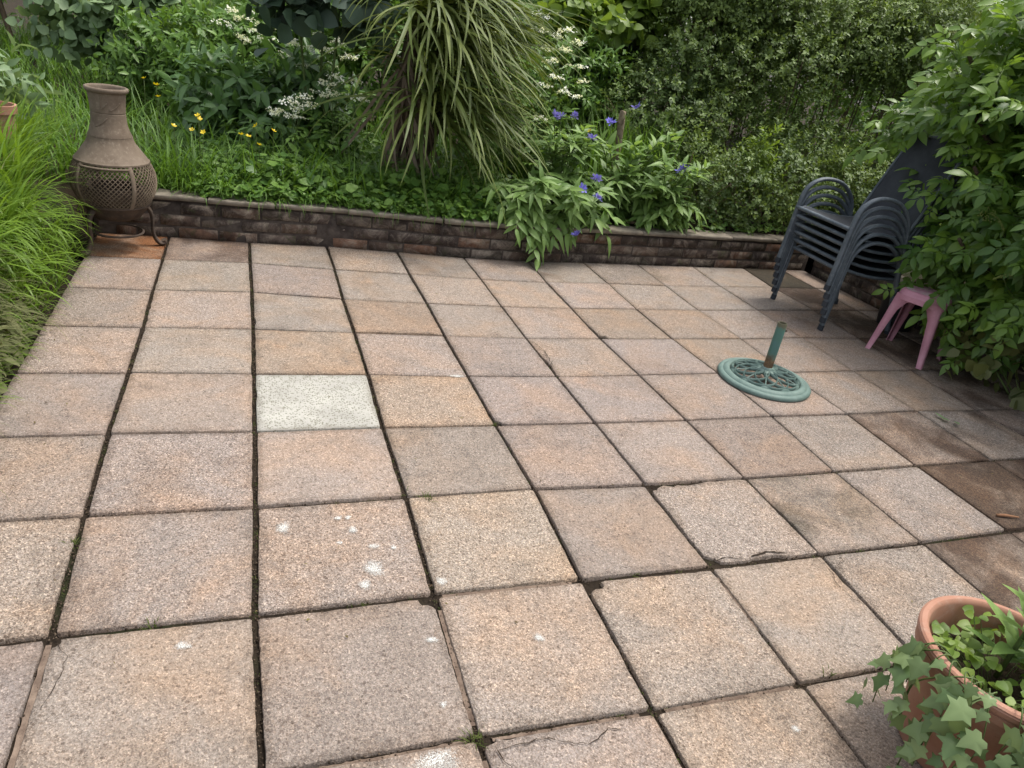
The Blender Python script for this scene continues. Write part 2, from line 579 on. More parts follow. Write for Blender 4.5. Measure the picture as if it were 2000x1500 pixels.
# ------------------------------------------------------------------ ground, bed
gb = MB()
gb.add([(-60, -60, -0.055), (60, -60, -0.055), (60, 60, -0.055), (-60, 60, -0.055)], [(0, 1, 2, 3)])
tag(gb.build('ground', M_BED), kind='structure')
jb = MB()
nx, ny = 96, 100
V, F = [], []
for j in range(ny + 1):
    for i in range(nx + 1):
        x = -1.76 + (3.46 + 1.76) * i / nx
        y = -3.3 + (1.90 + 3.3) * j / ny
        z = -0.0140 + 0.0030 * math.sin(7 * x + 3 * y) * math.sin(5.3 * y - 2 * x) + random.uniform(-.003, .003)
        V.append((x, y, z))
for j in range(ny):
    for i in range(nx):
        a = j * (nx + 1) + i
        F.append((a, a + 1, a + nx + 2, a + nx + 1))
jb.add(V, F)
tag(jb.build('joint_sand', M_JOINT, smooth=True), kind='structure')


def bed_z(x, y):
    """height of the planting beds round the patio"""
    z = 0.215 + 0.012 * max(0.0, y - 1.9) + 0.02 * math.sin(2.1 * x + 0.7) * math.sin(1.7 * y)
    if x < -1.76 and y < 1.95:
        z = min(z + 0.04, -0.03 + (-1.76 - x) * 1.7)
    if x > 3.5 and y < 1.95:
        z = min(z, 0.19)
    return z


bb = MB()
def grid_sheet(mb, xs, ys):
    V = [(x, y, bed_z(x, y)) for y in ys for x in xs]
    k = len(xs)
    F = [(j * k + i, j * k + i + 1, (j + 1) * k + i + 1, (j + 1) * k + i) for j in range(len(ys) - 1) for i in range(k - 1)]
    mb.add(V, F)
xl = list(np.r_[np.linspace(-30, -3, 10), np.linspace(-2.8, -1.761, 14)])
xr_ = list(np.r_[np.linspace(3.53, 6, 12), np.linspace(7, 30, 10)])
xa = sorted(set(xl + list(np.linspace(-1.7, 3.5, 30)) + xr_))
yb = list(np.r_[np.linspace(1.93, 5, 24), np.linspace(5.5, 45, 20)])
ys_ = list(np.r_[np.linspace(-12, -3, 6), np.linspace(-2.6, 1.93, 26)])
grid_sheet(bb, xa, yb)
grid_sheet(bb, xl, ys_)
grid_sheet(bb, xr_, ys_)
tag(bb.build('planting_bed', M_BED, smooth=True), kind='structure')

# ------------------------------------------------------------------ patio slabs
patio = bpy.data.objects.new('patio', None)
COL.objects.link(patio)
tag(patio, kind='structure')

C_PG = (0.200, 0.170, 0.153)     # pinkish grey
C_OR = (0.235, 0.185, 0.143)     # orange
C_OL = (0.237, 0.199, 0.167)     # pale orange
C_LG = (0.223, 0.197, 0.175)     # light grey beige
C_GR = (0.194, 0.172, 0.155)     # grey
C_BR = (0.196, 0.160, 0.136)     # brown
C_LP = (0.229, 0.193, 0.172)     # light pink
C_OB = (0.206, 0.164, 0.129)     # orange brown
C_BE = (0.223, 0.191, 0.164)     # beige
rows = {
    0: [C_OB, C_BR, C_GR, C_LG, C_GR, C_GR, C_LG, C_GR, C_GR, C_GR, C_BR, C_BR],
    1: [C_PG, C_LG, C_PG, C_GR, C_OL, C_OL, C_LP, C_LG, C_GR, C_GR, C_BR, C_BR],
    2: [C_PG, C_LP, C_LG, C_OB, C_PG, C_LP, C_OB, C_BR, C_PG, C_BR, C_BR, C_BR],
    3: [C_OL, C_LG, C_OR, C_LP, C_PG, C_LP, C_LP, C_BR, C_PG, C_BR, C_BR, C_BR],
    4: [C_PG, C_OL, None, C_OR, C_PG, C_PG, C_PG, C_LP, C_GR, C_BR, C_GR, C_BR],
    5: [C_PG, C_PG, C_LP, C_PG, C_PG, C_LP, C_BR, C_GR, C_BR, C_GR, C_GR, C_GR],
    6: [C_OL, C_PG, C_LP, C_OL, C_PG, C_BE, C_LP, C_GR, C_BR, C_BR, C_GR, C_GR],
    7: [C_PG, C_BE, C_PG, C_BE, C_BE, C_BE, C_GR, C_BR, C_BR, C_GR, C_GR, C_GR],
    8: [C_BE, C_PG, C_PG, C_BE, C_BE, C_LG, C_PG, C_GR, C_GR, C_GR, C_GR, C_GR],
}
DARK_ST = (0.34, 0.285, 0.25, 1.0)
stains = {(0, 0): (0.75, (0.70, 0.40, 0.22, 1)), (0, 1): (0.62, DARK_ST), (0, 10): (0.9, (0.2, 0.2, 0.16, 1)), (0, 5): (0.30, DARK_ST), (0, 6): (0.32, DARK_ST),
          (5, 8): (0.62, DARK_ST), (6, 8): (0.88, DARK_ST), (7, 7): (0.72, DARK_ST), (6, 9): (0.85, DARK_ST), (7, 8): (0.8, DARK_ST),
          (1, 10): (0.7, DARK_ST), (2, 9): (0.35, DARK_ST), (2, 10): (0.7, DARK_ST), (3, 10): (0.7, DARK_ST), (4, 10): (0.7, DARK_ST), (4, 9): (0.4, DARK_ST),
          (5, 9): (0.5, DARK_ST), (5, 10): (0.6, DARK_ST), (6, 6): (0.52, (0.40, 0.42, 0.40, 1)), (0, 7): (0.35, (0.5, 0.5, 0.44, 1)), (0, 8): (0.40, (0.5, 0.5, 0.44, 1)), (0, 9): (0.3, DARK_ST),
          (3, 9): (0.25, DARK_ST), (0, 2): (0.3, (0.55, 0.5, 0.45, 1)), (4, 8): (0.25, DARK_ST)}
# gap half-widths: (column joints, row joints)
COLGAP = {1: 0.0081, 2: 0.0074, 3: 0.0074, 4: 0.0063, 5: 0.0048, 6: 0.0041, 7: 0.0033, 8: 0.0030, 9: 0.0030, 10: 0.0030, 11: 0.0030}
ROWGAP = {1: 0.0034, 2: 0.0034, 3: 0.0038, 4: 0.0042, 5: 0.0050, 6: 0.0071, 7: 0.0097, 8: 0.0084, 9: 0.0084, 10: 0.0084}
# broken corners: (row, col) -> list of (corner 0=SW 1=SE 2=NE 3=NW, size along x, size along y)
CHIPS = {(6, 5): [(0, 0.055, 0.040), (3, 0.060, 0.030)], (7, 4): [(3, 0.058, 0.042)], (7, 2): [(2, 0.05, 0.035)], (4, 4): [(0, 0.03, 0.03)],
         (2, 6): [(0, 0.06, 0.05)], (8, 3): [(3, 0.035, 0.02)], (4, 7): [(0, 0.02, 0.012)], (3, 5): [(0, 0.014, 0.02)], (7, 1): [(3, 0.02, 0.03)]}
# worn edges: (row, col) -> list of (side S/E/N/W, from, to, depth)
WORN = {(2, 3): [('S', 0.0, 1.0, 0.016)], (3, 5): [('W', 0.08, 0.5, 0.020)], (6, 5): [('N', 0.1, 0.55, 0.018), ('S', 0.35, 0.72, 0.020)], (2, 2): [('W', 0.1, 0.3, 0.010)],
        (2, 6): [('W', 0.0, 0.4, 0.014)], (8, 3): [('N', 0.0, 0.4, 0.008)], (6, 6): [('W', 0.1, 0.6, 0.012)], (7, 5): [('E', 0.6, 1.0, 0.006)]}


def slab(r, c):
    nw, ne, se, sw = G[(r, c)], G[(r, c + 1)], G[(r + 1, c + 1)], G[(r + 1, c)]
    gl, gr_ = COLGAP.get(c, 0.006), COLGAP.get(c + 1, 0.006)
    gt, gbm = ROWGAP.get(r, 0.004), ROWGAP.get(r + 1, 0.008)
    j = lambda s=0.0016: random.uniform(-s, s)
    cor = {0: np.array([sw[0] + gl + j(), sw[1] + gbm + j()]), 1: np.array([se[0] - gr_ + j(), se[1] + gbm + j()]),
           2: np.array([ne[0] - gr_ + j(), ne[1] - gt + j()]), 3: np.array([nw[0] + gl + j(), nw[1] - gt + j()])}
    chips = {k: (a, b) for k, a, b in CHIPS.get((r, c), [])}
    sides = [('S', 0, 1), ('E', 1, 2), ('N', 2, 3), ('W', 3, 0)]
    out = []
    detailed = (r, c) in CHIPS or (r, c) in WORN
    npts = 22 if detailed else 12
    cen = sum(cor.values()) / 4
    for nme, a, b in sides:
        A, B = cor[a], cor[b]
        L = np.linalg.norm(B - A)
        d = (B - A) / L
        nrm = np.array([-d[1], d[0]])       # inwards (counter-clockwise outline)
        s0, s1 = 0.006, L - 0.006
        for i in range(npts + 1):
            s = s0 + (s1 - s0) * i / npts
            p = A + d * s
            dep = abs(random.gauss(0, 0.0014))
            for (sd, f0, f1, dd) in WORN.get((r, c), []):
                if sd == nme:
                    fr = s / L
                    fr2 = 1 - fr if nme in 'NW' else fr      # measured west-to-east / south-to-north
                    if f0 <= fr2 <= f1:
                        e = min(1.0, 6 * min(fr2 - f0 + 0.02, f1 - fr2 + 0.02))
                        dep += dd * e * random.uniform(0.35, 1.0)
            p = p + nrm * dep
            q_in = False
            for k, (ex, ey) in chips.items():
                q = p - cor[k]
                if math.hypot(q[0] / ex, q[1] / ey) < 1.0: q_in = True
            if q_in: continue
            out.append(p)
        if b in chips:                       # broken corner: an irregular bite
            ex, ey = chips[b]
            inw = cen - cor[b]
            ths = [1.45, 1.1, .8, .5, .12] if b in (0, 2) else [.12, .5, .8, 1.1, 1.45]
            for th in ths:
                f = random.uniform(.78, 1.05)
                out.append(cor[b] + np.array([math.copysign(ex * math.cos(th) * f, inw[0]), math.copysign(ey * math.sin(th) * f, inw[1])]))
    n = len(out)
    tilt = (random.uniform(-0.004, 0.004), random.uniform(-0.004, 0.004))
    dz = random.uniform(-0.0015, 0.0015)
    V = []
    top = lambda p, d=0.0: dz + tilt[0] * (p[0] - cen[0]) + tilt[1] * (p[1] - cen[1]) - d
    for p in out:
        q = p + (cen - p) * (0.042 / max(np.linalg.norm(cen - p), 1e-6))
        V.append((q[0], q[1], top(q)))
    for p in out:
        q = p + (cen - p) * (0.0026 / max(np.linalg.norm(cen - p), 1e-6))
        V.append((q[0], q[1], top(q)))
    for p in out:
        V.append((p[0], p[1], top(p, 0.0018)))
    for p in out:
        V.append((p[0], p[1], -0.042))
    F = [tuple(range(n))]
    for k in range(n):
        k2 = (k + 1) % n
        for q_ in range(3):
            F.append(((q_ + 1) * n + k, (q_ + 1) * n + k2, q_ * n + k2, q_ * n + k))
    mb = MB().add(V, F, [0.0] * n + [1.0] * (3 * n))
    o = mb.build('paving_slab', M_WSLAB if (r, c) == (4, 2) else M_SLAB, patio)
    col = rows.get(r, rows[8])[c]
    col = col or C_LG
    mean_c = (0.222, 0.190, 0.163)
    col = tuple(0.62 * a + 0.38 * b for a, b in zip(col, mean_c))
    f = random.uniform(0.94, 1.05)
    o.color = (col[0] * f, col[1] * f * random.uniform(0.99, 1.01), col[2] * f * random.uniform(0.98, 1.03), 1)
    st, sc = stains.get((r, c), (random.choice((0.0, 0.12, 0.22, 0.30)) + (0.12 if r == 0 else 0.0), (0.60, 0.55, 0.51, 1.0)))
    o['stain'] = float(st)
    o['stain_color'] = [float(v) for v in sc[:3]]
    return o


SLAB = {}
for r in range(0, 11):
    for c in range(0, 12):
        SLAB[(r, c)] = slab(r, c)
SLAB[(4, 2)]['label'] = 'pale grey-white slab with dark speckles'
SLAB[(0, 0)]['label'] = 'rust-orange stained slab under the chimney stove'


# white lichen and droppings (flat crusts, children of their slab)
def spot(x, y, rx, ry, slab_rc, seed):
    rg = random.Random(seed)
    n = 30
    ph = [rg.uniform(0, 6.283) for _ in range(3)]
    V, T = [(x, y, 0.0042)], [1.0]
    for rr in (0.5, 1.0):
        for k in range(n):
            th = 2 * math.pi * k / n
            q = rr * 1.25 * (1 + .12 * math.sin(2 * th + ph[0]) + .09 * math.sin(3 * th + ph[1]) + .06 * math.sin(5 * th + ph[2]))
            V.append((x + rx * q * math.cos(th), y + ry * q * math.sin(th), 0.0042)); T.append(1 - rr)
    F = [(0, 1 + k, 1 + (k + 1) % n) for k in range(n)] + [(1 + k, 1 + n + k, 1 + n + (k + 1) % n, 1 + (k + 1) % n) for k in range(n)]
    MB().add(V, F, T).build('lichen_spot', M_SPOT, SLAB[slab_rc])


for i, (x, y, rx, ry, rc) in enumerate([
        (-0.826, -1.012, .024, .026, (6, 2)), (-0.665, -0.985, .014, .012, (6, 2)), (-0.635, -0.985, .012, .012, (6, 2)), (-0.627, -1.045, .013, .022, (6, 2)),
        (-0.577, -1.128, .018, .014, (6, 2)), (-0.590, -1.222, .034, .034, (6, 2)), (-0.624, -1.283, .021, .020, (6, 2)), (-0.412, -1.300, .016, .020, (6, 3)),
        (-0.672, -1.10, .010, .010, (6, 2)), (-0.52, -1.14, .010, .012, (6, 2)), (-1.068, -1.425, .020, .014, (7, 1)), (-0.205, -1.545, .016, .017, (7, 3)),
        (-0.485, -1.505, .018, .012, (7, 2)), (-0.545, -1.835, .05, .03, (8, 2)), (-0.530, -1.875, .03, .04, (8, 2)), (-0.50, -1.70, .01, .01, (7, 2)), (0.33, -1.93, .012, .012, (8, 4)), (-0.05, -0.03, .04, .016, (4, 3))]):
    spot(x, y, rx, ry, rc, i)


# cracks (jagged dirt-filled fissures on a slab)
def crack(pts, w, rc, seed):
    rg = random.Random(seed)
    P = []
    for a, b in zip(pts[:-1], pts[1:]):
        L = math.dist(a, b)
        k = max(2, int(L / 0.014))
        for i in range(k):
            t = i / k
            P.append((a[0] + (b[0] - a[0]) * t + rg.uniform(-.004, .004), a[1] + (b[1] - a[1]) * t + rg.uniform(-.004, .004)))
    P.append(pts[-1])
    V, F = [], []
    for i, p in enumerate(P):
        q = P[min(i + 1, len(P) - 1)]; o = P[max(i - 1, 0)]
        d = np.array([q[0] - o[0], q[1] - o[1]]); d /= max(np.linalg.norm(d), 1e-9)
        ww = 0.5 * w * rg.uniform(.3, 1.3) * (0.3 if i in (0, len(P) - 1) else 1)
        V += [(p[0] - d[1] * ww, p[1] + d[0] * ww, 0.0040), (p[0] + d[1] * ww, p[1] - d[0] * ww, 0.0040)]
    F = [(2 * i, 2 * i + 1, 2 * i + 3, 2 * i + 2) for i in range(len(P) - 1)]
    MB().add(V, F).build('crack', M_CRACK, SLAB[rc])


crack([(0.853, -1.362), (0.862, -1.43), (0.835, -1.50), (0.845, -1.56), (0.872, -1.60)], 0.0022, (7, 5), 1)
crack([(0.80, -1.365), (0.822, -1.40), (0.846, -1.44)], 0.0016, (7, 5), 2)
crack([(0.955, -1.366), (0.945, -1.40), (0.905, -1.415)], 0.0022, (7, 6), 3)
crack([(0.825, -1.335), (0.83, -1.29), (0.862, -1.27)], 0.0018, (6, 5), 4)
crack([(1.20, -1.375), (1.27, -1.395), (1.335, -1.37)], 0.0018, (7, 6), 5)
crack([(1.36, -1.40), (1.37, -1.45), (1.357, -1.50)], 0.0018, (7, 7), 6)
crack([(-0.41, -1.835), (-0.30, -1.83), (-0.20, -1.865), (-0.135, -1.835), (-0.10, -1.845)], 0.0024, (8, 3), 7)
crack([(-0.41, -1.835), (-0.395, -1.88), (-0.42, -1.93)], 0.0035, (8, 3), 8)
crack([(-1.335, -1.37), (-1.305, -1.42), (-1.315, -1.50), (-1.33, -1.56)], 0.0018, (7, 1), 9)
crack([(0.455, 0.34), (0.475, 0.25), (0.465, 0.12), (0.455, 0.06)], 0.0040, (3, 5), 10)
crack([(0.52, -0.91), (0.62, -0.925), (0.70, -0.918)], 0.003, (6, 5), 11)
crack([(0.47, -1.335), (0.53, -1.325), (0.58, -1.34)], 0.004, (6, 5), 12)
crack([(0.62, -1.335), (0.69, -1.315), (0.76, -1.335)], 0.006, (6, 5), 13)
crack([(0.69, -1.72), (0.75, -1.76), (0.79, -1.73)], 0.0015, (7, 5), 14)


# mortar left in some joints
def strip(p, q, w0, w1, z, seed):
    rg = random.Random(seed)
    n = 44
    V, F = [], []
    d = np.array(q) - np.array(p); L = np.linalg.norm(d); d = d / L
    for i in range(n + 1):
        t = i / n
        c_ = np.array(p) + d * L * t
        w = 0.8 * (w0 + (w1 - w0) * t) * rg.uniform(.72, 1.06)
        zz = z + rg.uniform(-.0020, .0016)
        V += [(c_[0] - d[1] * w, c_[1] + d[0] * w, zz), (c_[0] + d[1] * w, c_[1] - d[0] * w, zz)]
    F = [(2 * i, 2 * i + 1, 2 * i + 3, 2 * i + 2) for i in range(n)]
    MB().add(V, F).build('joint_mortar', M_STRIP, patio)


strip((-1.352, -1.37), (-1.36, -2.3), .0095, .0105, -0.003, 1)
strip((-0.438, -1.40), (-0.443, -1.76), .0095, .0100, -0.0065, 2)
strip((-0.42, -1.349), (-0.03, -1.354), .0100, .0105, -0.0065, 3)
strip((-0.88, -1.80), (-0.47, -1.80), .0090, .0095, -0.0065, 4)
strip((-0.445, -1.85), (-0.445, -2.2), .009, .009, -0.006, 5)
strip((0.03, -1.812), (0.42, -1.813), .0085, .0085, -0.0065, 6)
strip((-0.41, -1.803), (-0.04, -1.81), .0065, .0065, -0.0065, 7)
strip((0.45, -1.40), (0.445, -1.62), .006, .006, -0.0065, 8)

# ------------------------------------------------------------------ retaining walls
BRICK_COLS = [(0.110, 0.076, 0.058), (0.090, 0.066, 0.053), (0.135, 0.092, 0.068), (0.095, 0.072, 0.060), (0.125, 0.100, 0.080), (0.175, 0.100, 0.066)]


def brick_mesh(lx, ly, lz, seed):
    rg = random.Random(seed)
    mb = MB()
    x, y, z, b = lx / 2, ly / 2, lz / 2, 0.004
    jj = lambda: rg.uniform(-.0025, .0025)
    V = []
    for zz, ins in ((-z, b), (-z + b, 0), (z - b, 0), (z, b)):
        for (sx, sy) in ((-1, -1), (1, -1), (1, 1), (-1, 1)):
            V.append((sx * (x - ins) + jj(), sy * (y - ins) + jj(), zz + jj() * .6))
    F = [(3, 2, 1, 0), (12, 13, 14, 15)]
    for k in range(3):
        for i in range(4):
            i2 = (i + 1) % 4
            F.append((k * 4 + i, k * 4 + i2, (k + 1) * 4 + i2, (k + 1) * 4 + i))
    mb.add(V, F)
    return fast_mesh('brick', mb.v, [i for f in mb.f for i in f], [len(f) for f in mb.f], M_BRICK)


BM_LONG = [brick_mesh(0.214, 0.10, 0.064, s) for s in range(6)]
BM_HALF = [brick_mesh(0.104, 0.10, 0.064, s + 50) for s in range(3)]


def brick_wall(name, label, p0, p1, inward, courses, xfun=None):
    """wall from p0 to p1 (face line), bricks set back by half their depth along inward"""
    d = np.array(p1, float) - np.array(p0, float); L = np.linalg.norm(d); d /= L
    t = thing(name, (p0[0], p0[1], 0), label, 'wall')
    ang0 = math.atan2(d[1], d[0])
    core = MB()
    nseg = 26
    ca, cb = [], []
    for i in range(nseg + 1):
        s = L * i / nseg
        q = np.array(p0) + d * s
        if xfun: q[1] = xfun(q[0])
        ca.append(q + np.array(inward) * 0.003); cb.append(q + np.array(inward) * 0.105)
    V = [(p[0], p[1], -0.04) for p in ca] + [(p[0], p[1], 0.222) for p in ca] + [(p[0], p[1], 0.222) for p in cb] + [(p[0], p[1], -0.04) for p in cb]
    k = nseg + 1
    F = []
    for i in range(nseg):
        F += [(i, i + 1, k + i + 1, k + i), (k + i, k + i + 1, 2 * k + i + 1, 2 * k + i), (2 * k + i, 2 * k + i + 1, 3 * k + i + 1, 3 * k + i)]
    core.add(V, F)
    core.build('mortar_core', M_MORTAR, t, off=(p0[0], p0[1], 0))
    pitch = 0.224
    for ci in range(courses):
        z = 0.032 - 0.006 + ci * 0.0745
        s = (0.0 if ci % 2 == 0 else -0.112) + random.uniform(-.01, .01)
        while s < L:
            ln = 0.214
            c0 = s + ln / 2
            meshes = BM_LONG
            if s < 0:
                c0 = s + 0.112 + 0.052; meshes = BM_HALF
            if c0 + ln / 2 > L + 0.05:
                meshes = BM_HALF; c0 = s + 0.052
                if c0 + 0.052 > L + 0.03: break
            q = np.array(p0) + d * c0
            ang = ang0
            if xfun:
                q[1] = xfun(q[0])
                ang = math.atan2(xfun(q[0] + .1) - xfun(q[0] - .1), 0.2)
            q = q + np.array(inward) * (0.05 + random.uniform(-.003, .003))
            o = bpy.data.objects.new('brick', random.choice(meshes))
            o.location = (q[0] - p0[0], q[1] - p0[1], z + random.uniform(-.0015, .0015))
            o.rotation_euler = (random.uniform(-.01, .01), random.uniform(-.008, .008), ang + random.uniform(-.01, .01))
            cc = random.choice(BRICK_COLS); f = random.uniform(.7, 1.15)
            o.color = (cc[0] * f, cc[1] * f, cc[2] * f, 1)
            link(o, t)
            s += pitch
    # coping slabs
    s = 0.0
    while s < L - 0.05:
        ln = min(random.choice((0.44, 0.45, 0.60, 0.38)), L - s)
        c0 = s + ln / 2
        q = np.array(p0) + d * c0
        ang = ang0
        if xfun:
            q[1] = xfun(q[0]); ang = math.atan2(xfun(q[0] + .15) - xfun(q[0] - .15), 0.3)
        q = q + np.array(inward) * 0.062
        mb = MB()
        hx, hy = ln / 2 - 0.003, 0.080
        n = 7
        V = []
        for zz, e in ((0.0, 0.0), (0.022, 0.0), (0.026, 0.004)):
            for (ax, ay, bx_, by_) in ((-1, -1, 1, -1), (1, -1, 1, 1), (1, 1, -1, 1), (-1, 1, -1, -1)):
                for i in range(n):
                    tt = i / n
                    px_ = (ax + (bx_ - ax) * tt) * (hx - e); py_ = (ay + (by_ - ay) * tt) * (hy - e)
                    V.append((px_, py_ + random.uniform(-.002, .002), zz + random.uniform(-.001, .001)))
        m_ = 4 * n
        F = [tuple(reversed(range(m_))), tuple(range(2 * m_, 3 * m_))]
        for kk in range(2):
            for i in range(m_):
                i2 = (i + 1) % m_
                F.append((kk * m_ + i, kk * m_ + i2, (kk + 1) * m_ + i2, (kk + 1) * m_ + i))
        o = mb.add(V, F).build('coping_slab', M_COPE, t)
        o.location = (q[0] - p0[0], q[1] - p0[1], 0.2225)
        o.rotation_euler = (random.uniform(-.012, .012), random.uniform(-.006, .006), ang)
        s += ln
    return t


brick_wall('retaining_wall', 'low dark weathered brick retaining wall with grey coping along the back of the patio', (-1.74, wall_y(-1.74) + 0.004), (3.44, wall_y(3.44) + 0.004), (0, 1), 3, lambda x: wall_y(x) + 0.004)
brick_wall('retaining_wall', 'low dark brick side wall behind the stacked chairs under the elder', (3.445, 1.83), (3.445, -3.2), (1, 0), 3)

# ================================================================== things on the patio
# ---------------- cast iron chimney stove (left back corner)
def rust_metal(name, c1, c2, c3, sc=14.0, rough=0.8):
    m, nt, out = new_mat(name)
    vec = pos_vec(nt, False)
    n1 = noise(nt, vec, sc, 5, 0.7)
    n2 = noise(nt, vec, sc * 4, 4, 0.7)
    n3 = noise(nt, vec, sc * 14, 3, 0.6)
    col = mixc(nt, ramp(nt, n1, 0.36, 0.62), c1, c2)
    col = mixc(nt, math_(nt, 'MULTIPLY', ramp(nt, n2, 0.56, 0.70), 0.7), col, c3)
    principled(nt, out, col, rough, 0.3, 0.0, bump(nt, n3, 0.35, 0.002))
    return m


M_STOVE = rust_metal('faded_rusty_iron', (0.108, 0.080, 0.056), (0.150, 0.116, 0.084), (0.195, 0.160, 0.124))
M_STOVE_D = rust_metal('sooty_iron', (0.035, 0.026, 0.020), (0.075, 0.052, 0.038), (0.10, 0.06, 0.035))
M_STOVE_M = rust_metal('rusty_mesh', (0.10, 0.074, 0.050), (0.155, 0.118, 0.082), (0.19, 0.15, 0.11), 10)
SX, SY = -1.585, 1.545
st = thing('chimney_stove', (SX, SY, 0), 'rusty brown cast iron chimney stove with mesh belly in the corner by the grass', 'stove')
mb = MB().lathe([(0.0, .165), (.07, .168), (.118, .188), (.146, .222), (.160, .250), (.170, .255), (.170, .263), (.158, .265), (.138, .246), (.11, .20), (.0, .178)], 40)
autosmooth(mb.build('bowl', M_STOVE_D, st))


def belly(z):
    return float(np.interp(z, [.262, .29, .32, .36, .40, .43, .46, .478], [.163, .181, .194, .204, .203, .197, .184, .174]))


mb = MB()
nst = 54
for sgn in (1, -1):
    for k in range(nst):
        pts = []
        for i in range(13):
            t = i / 12
            z = 0.262 + (0.478 - 0.262) * t
            th = 2 * math.pi * k / nst + sgn * t * 1.02
            r = belly(z) + 0.0012 * sgn
            pts.append((r * math.cos(th), r * math.sin(th), z))
        mb.tube(pts, 0.0026, 4, False)
tag(mb.build('mesh_belly', M_STOVE_M, st, True), kind='stuff')
for a in (-2.35, -0.98, 0.5, 2.1):
    pts = [((belly(z) + .004) * math.cos(a), (belly(z) + .004) * math.sin(a), z) for z in np.linspace(.262, .478, 10)]
    autosmooth(MB().tube(pts, 0.011, 8, True, 0, ((-math.sin(a), math.cos(a), 0), 0.45)).build('belly_rib', M_STOVE, st))
autosmooth(MB().lathe([(.0, .252), (.132, .256), (.140, .30), (.134, .345), (.120, .346), (.122, .30), (.0, .27)], 32).build('added_dark_liner', M_STOVE_D, st), 40)  # added dark liner standing in for the shade inside the mesh belly
# door hoop
pts = [((belly(.47) + .006) * math.cos(a), (belly(.47) + .006) * math.sin(a), 0.466 - 0.0 * a) for a in np.linspace(-2.35, -0.98, 14)]
MB().tube(pts, 0.006, 6).build('door_frame', M_STOVE, st, True)
mb = MB().lathe([(.172, .474), (.179, .478), (.179, .486), (.174, .490), (.170, .494), (.140, .535), (.118, .566), (.106, .592), (.1055, .600), (.100, .601), (.098, .594), (.13, .53), (.160, .490), (.165, .476)], 44, close=True)
autosmooth(mb.build('shoulder', M_STOVE, st), 30)
mb = MB().lathe([(.1035, .602), (.1035, .608), (.094, .628), (.084, .664), (.081, .700), (.081, .7145), (.0785, .7165), (.0785, .7195), (.081, .7215), (.082, .75), (.085, .79), (.0885, .815), (.076, .815), (.072, .75), (.072, .70), (.09, .62), (.098, .602)], 44, close=True)
neck = autosmooth(mb.build('neck', M_STOVE, st), 30)
mb = MB().lathe([(.0885, .8145), (.097, .818), (.1015, .826), (.1005, .836), (.094, .840), (.087, .838), (.084, .830), (.082, .818)], 44, close=True)
autosmooth(mb.build('rim', M_STOVE, st), 60)
# raised scrolls cast on the neck
for (a0, a1, z0, z1) in ((-2.2, -1.5, .655, .70), (-1.35, -0.7, .735, .775), (-1.85, -1.75, .75, .80), (-1.8, -1.45, .742, .77)):
    pts = []
    for t in np.linspace(0, 1, 10):
        a = a0 + (a1 - a0) * t; z = z0 + (z1 - z0) * (t ** 1.6)
        r = float(np.interp(z, [.628, .664, .70, .75, .79, .815], [.094, .084, .081, .082, .085, .0885])) + .0008
        pts.append((r * math.cos(a), r * math.sin(a), z))
    MB().tube(pts, 0.0026, 5).build('neck_scroll', M_STOVE, neck, True)
for a in (-0.05 + 0.45, -2.25, 2.35):
    ca, sa = math.cos(a), math.sin(a)
    prof = [(.118, .232), (.150, .228), (.172, .196), (.178, .150), (.176, .100), (.186, .052), (.206, .022), (.226, .016), (.236, .024), (.232, .036)]
    pts = smooth_path([(r * ca, r * sa, z) for r, z in prof], 3)
    nP = len(pts)
    rad = [0.021 - 0.008 * math.sin(math.pi * min(1, i / nP * 1.3)) for i in range(nP)]
    autosmooth(MB().tube(pts, rad, 8, True, 0, ((-sa, ca, 0), 0.75)).build('leg', M_STOVE_D, st), 50)
autosmooth(MB().lathe([(.118, .096), (.128, .094), (.130, .100), (.120, .104)], 36, close=True).build('leg_ring', M_STOVE_D, st))

# ---------------- parasol base
def verdigris():
    m, nt, out = new_mat('verdigris_iron')
    vec = pos_vec(nt, False)
    g = nt.nodes.new('ShaderNodeTexCoord')
    n1 = noise(nt, vec, 16, 5, 0.65)
    n2 = noise(nt, vec, 45, 4, 0.7)
    col = mixc(nt, ramp(nt, n1, 0.35, 0.65), (0.075, 0.122, 0.106), (0.122, 0.176, 0.154))
    col = mixc(nt, math_(nt, 'MULTIPLY', ramp(nt, n2, 0.60, 0.75), 0.6), col, (0.07, 0.065, 0.045))
    principled(nt, out, col, 0.62, 0.4, 0.0, bump(nt, n2, 0.25, 0.002))
    return m


def pole_mat():
    m, nt, out = new_mat('green_paint_rusting')
    vec = pos_vec(nt, False)
    sp = nt.nodes.new('ShaderNodeSeparateXYZ')
    g = nt.nodes.new('ShaderNodeNewGeometry')
    nt.links.new(g.outputs['Position'], sp.inputs[0])
    n1 = noise(nt, vec, 22, 5, 0.7)
    n2 = noise(nt, vec, 9, 4, 0.6)
    col = mixc(nt, ramp(nt, n2, 0.4, 0.65), (0.055, 0.125, 0.098), (0.062, 0.130, 0.125))
    h = math_(nt, 'ADD', sp.outputs[2], math_(nt, 'MULTIPLY', math_(nt, 'SUBTRACT', n1, 0.5), 0.12))
    col = mixc(nt, ramp(nt, h, 0.165, 0.125), col, mixc(nt, ramp(nt, n1, 0.4, 0.62), (0.07, 0.05, 0.028), (0.17, 0.10, 0.05)))
    col = mixc(nt, ramp(nt, h, 0.29, 0.31), col, (0.09, 0.085, 0.05))
    principled(nt, out, col, 0.6, 0.35, 0.0, bump(nt, n1, 0.3, 0.002))
    return m


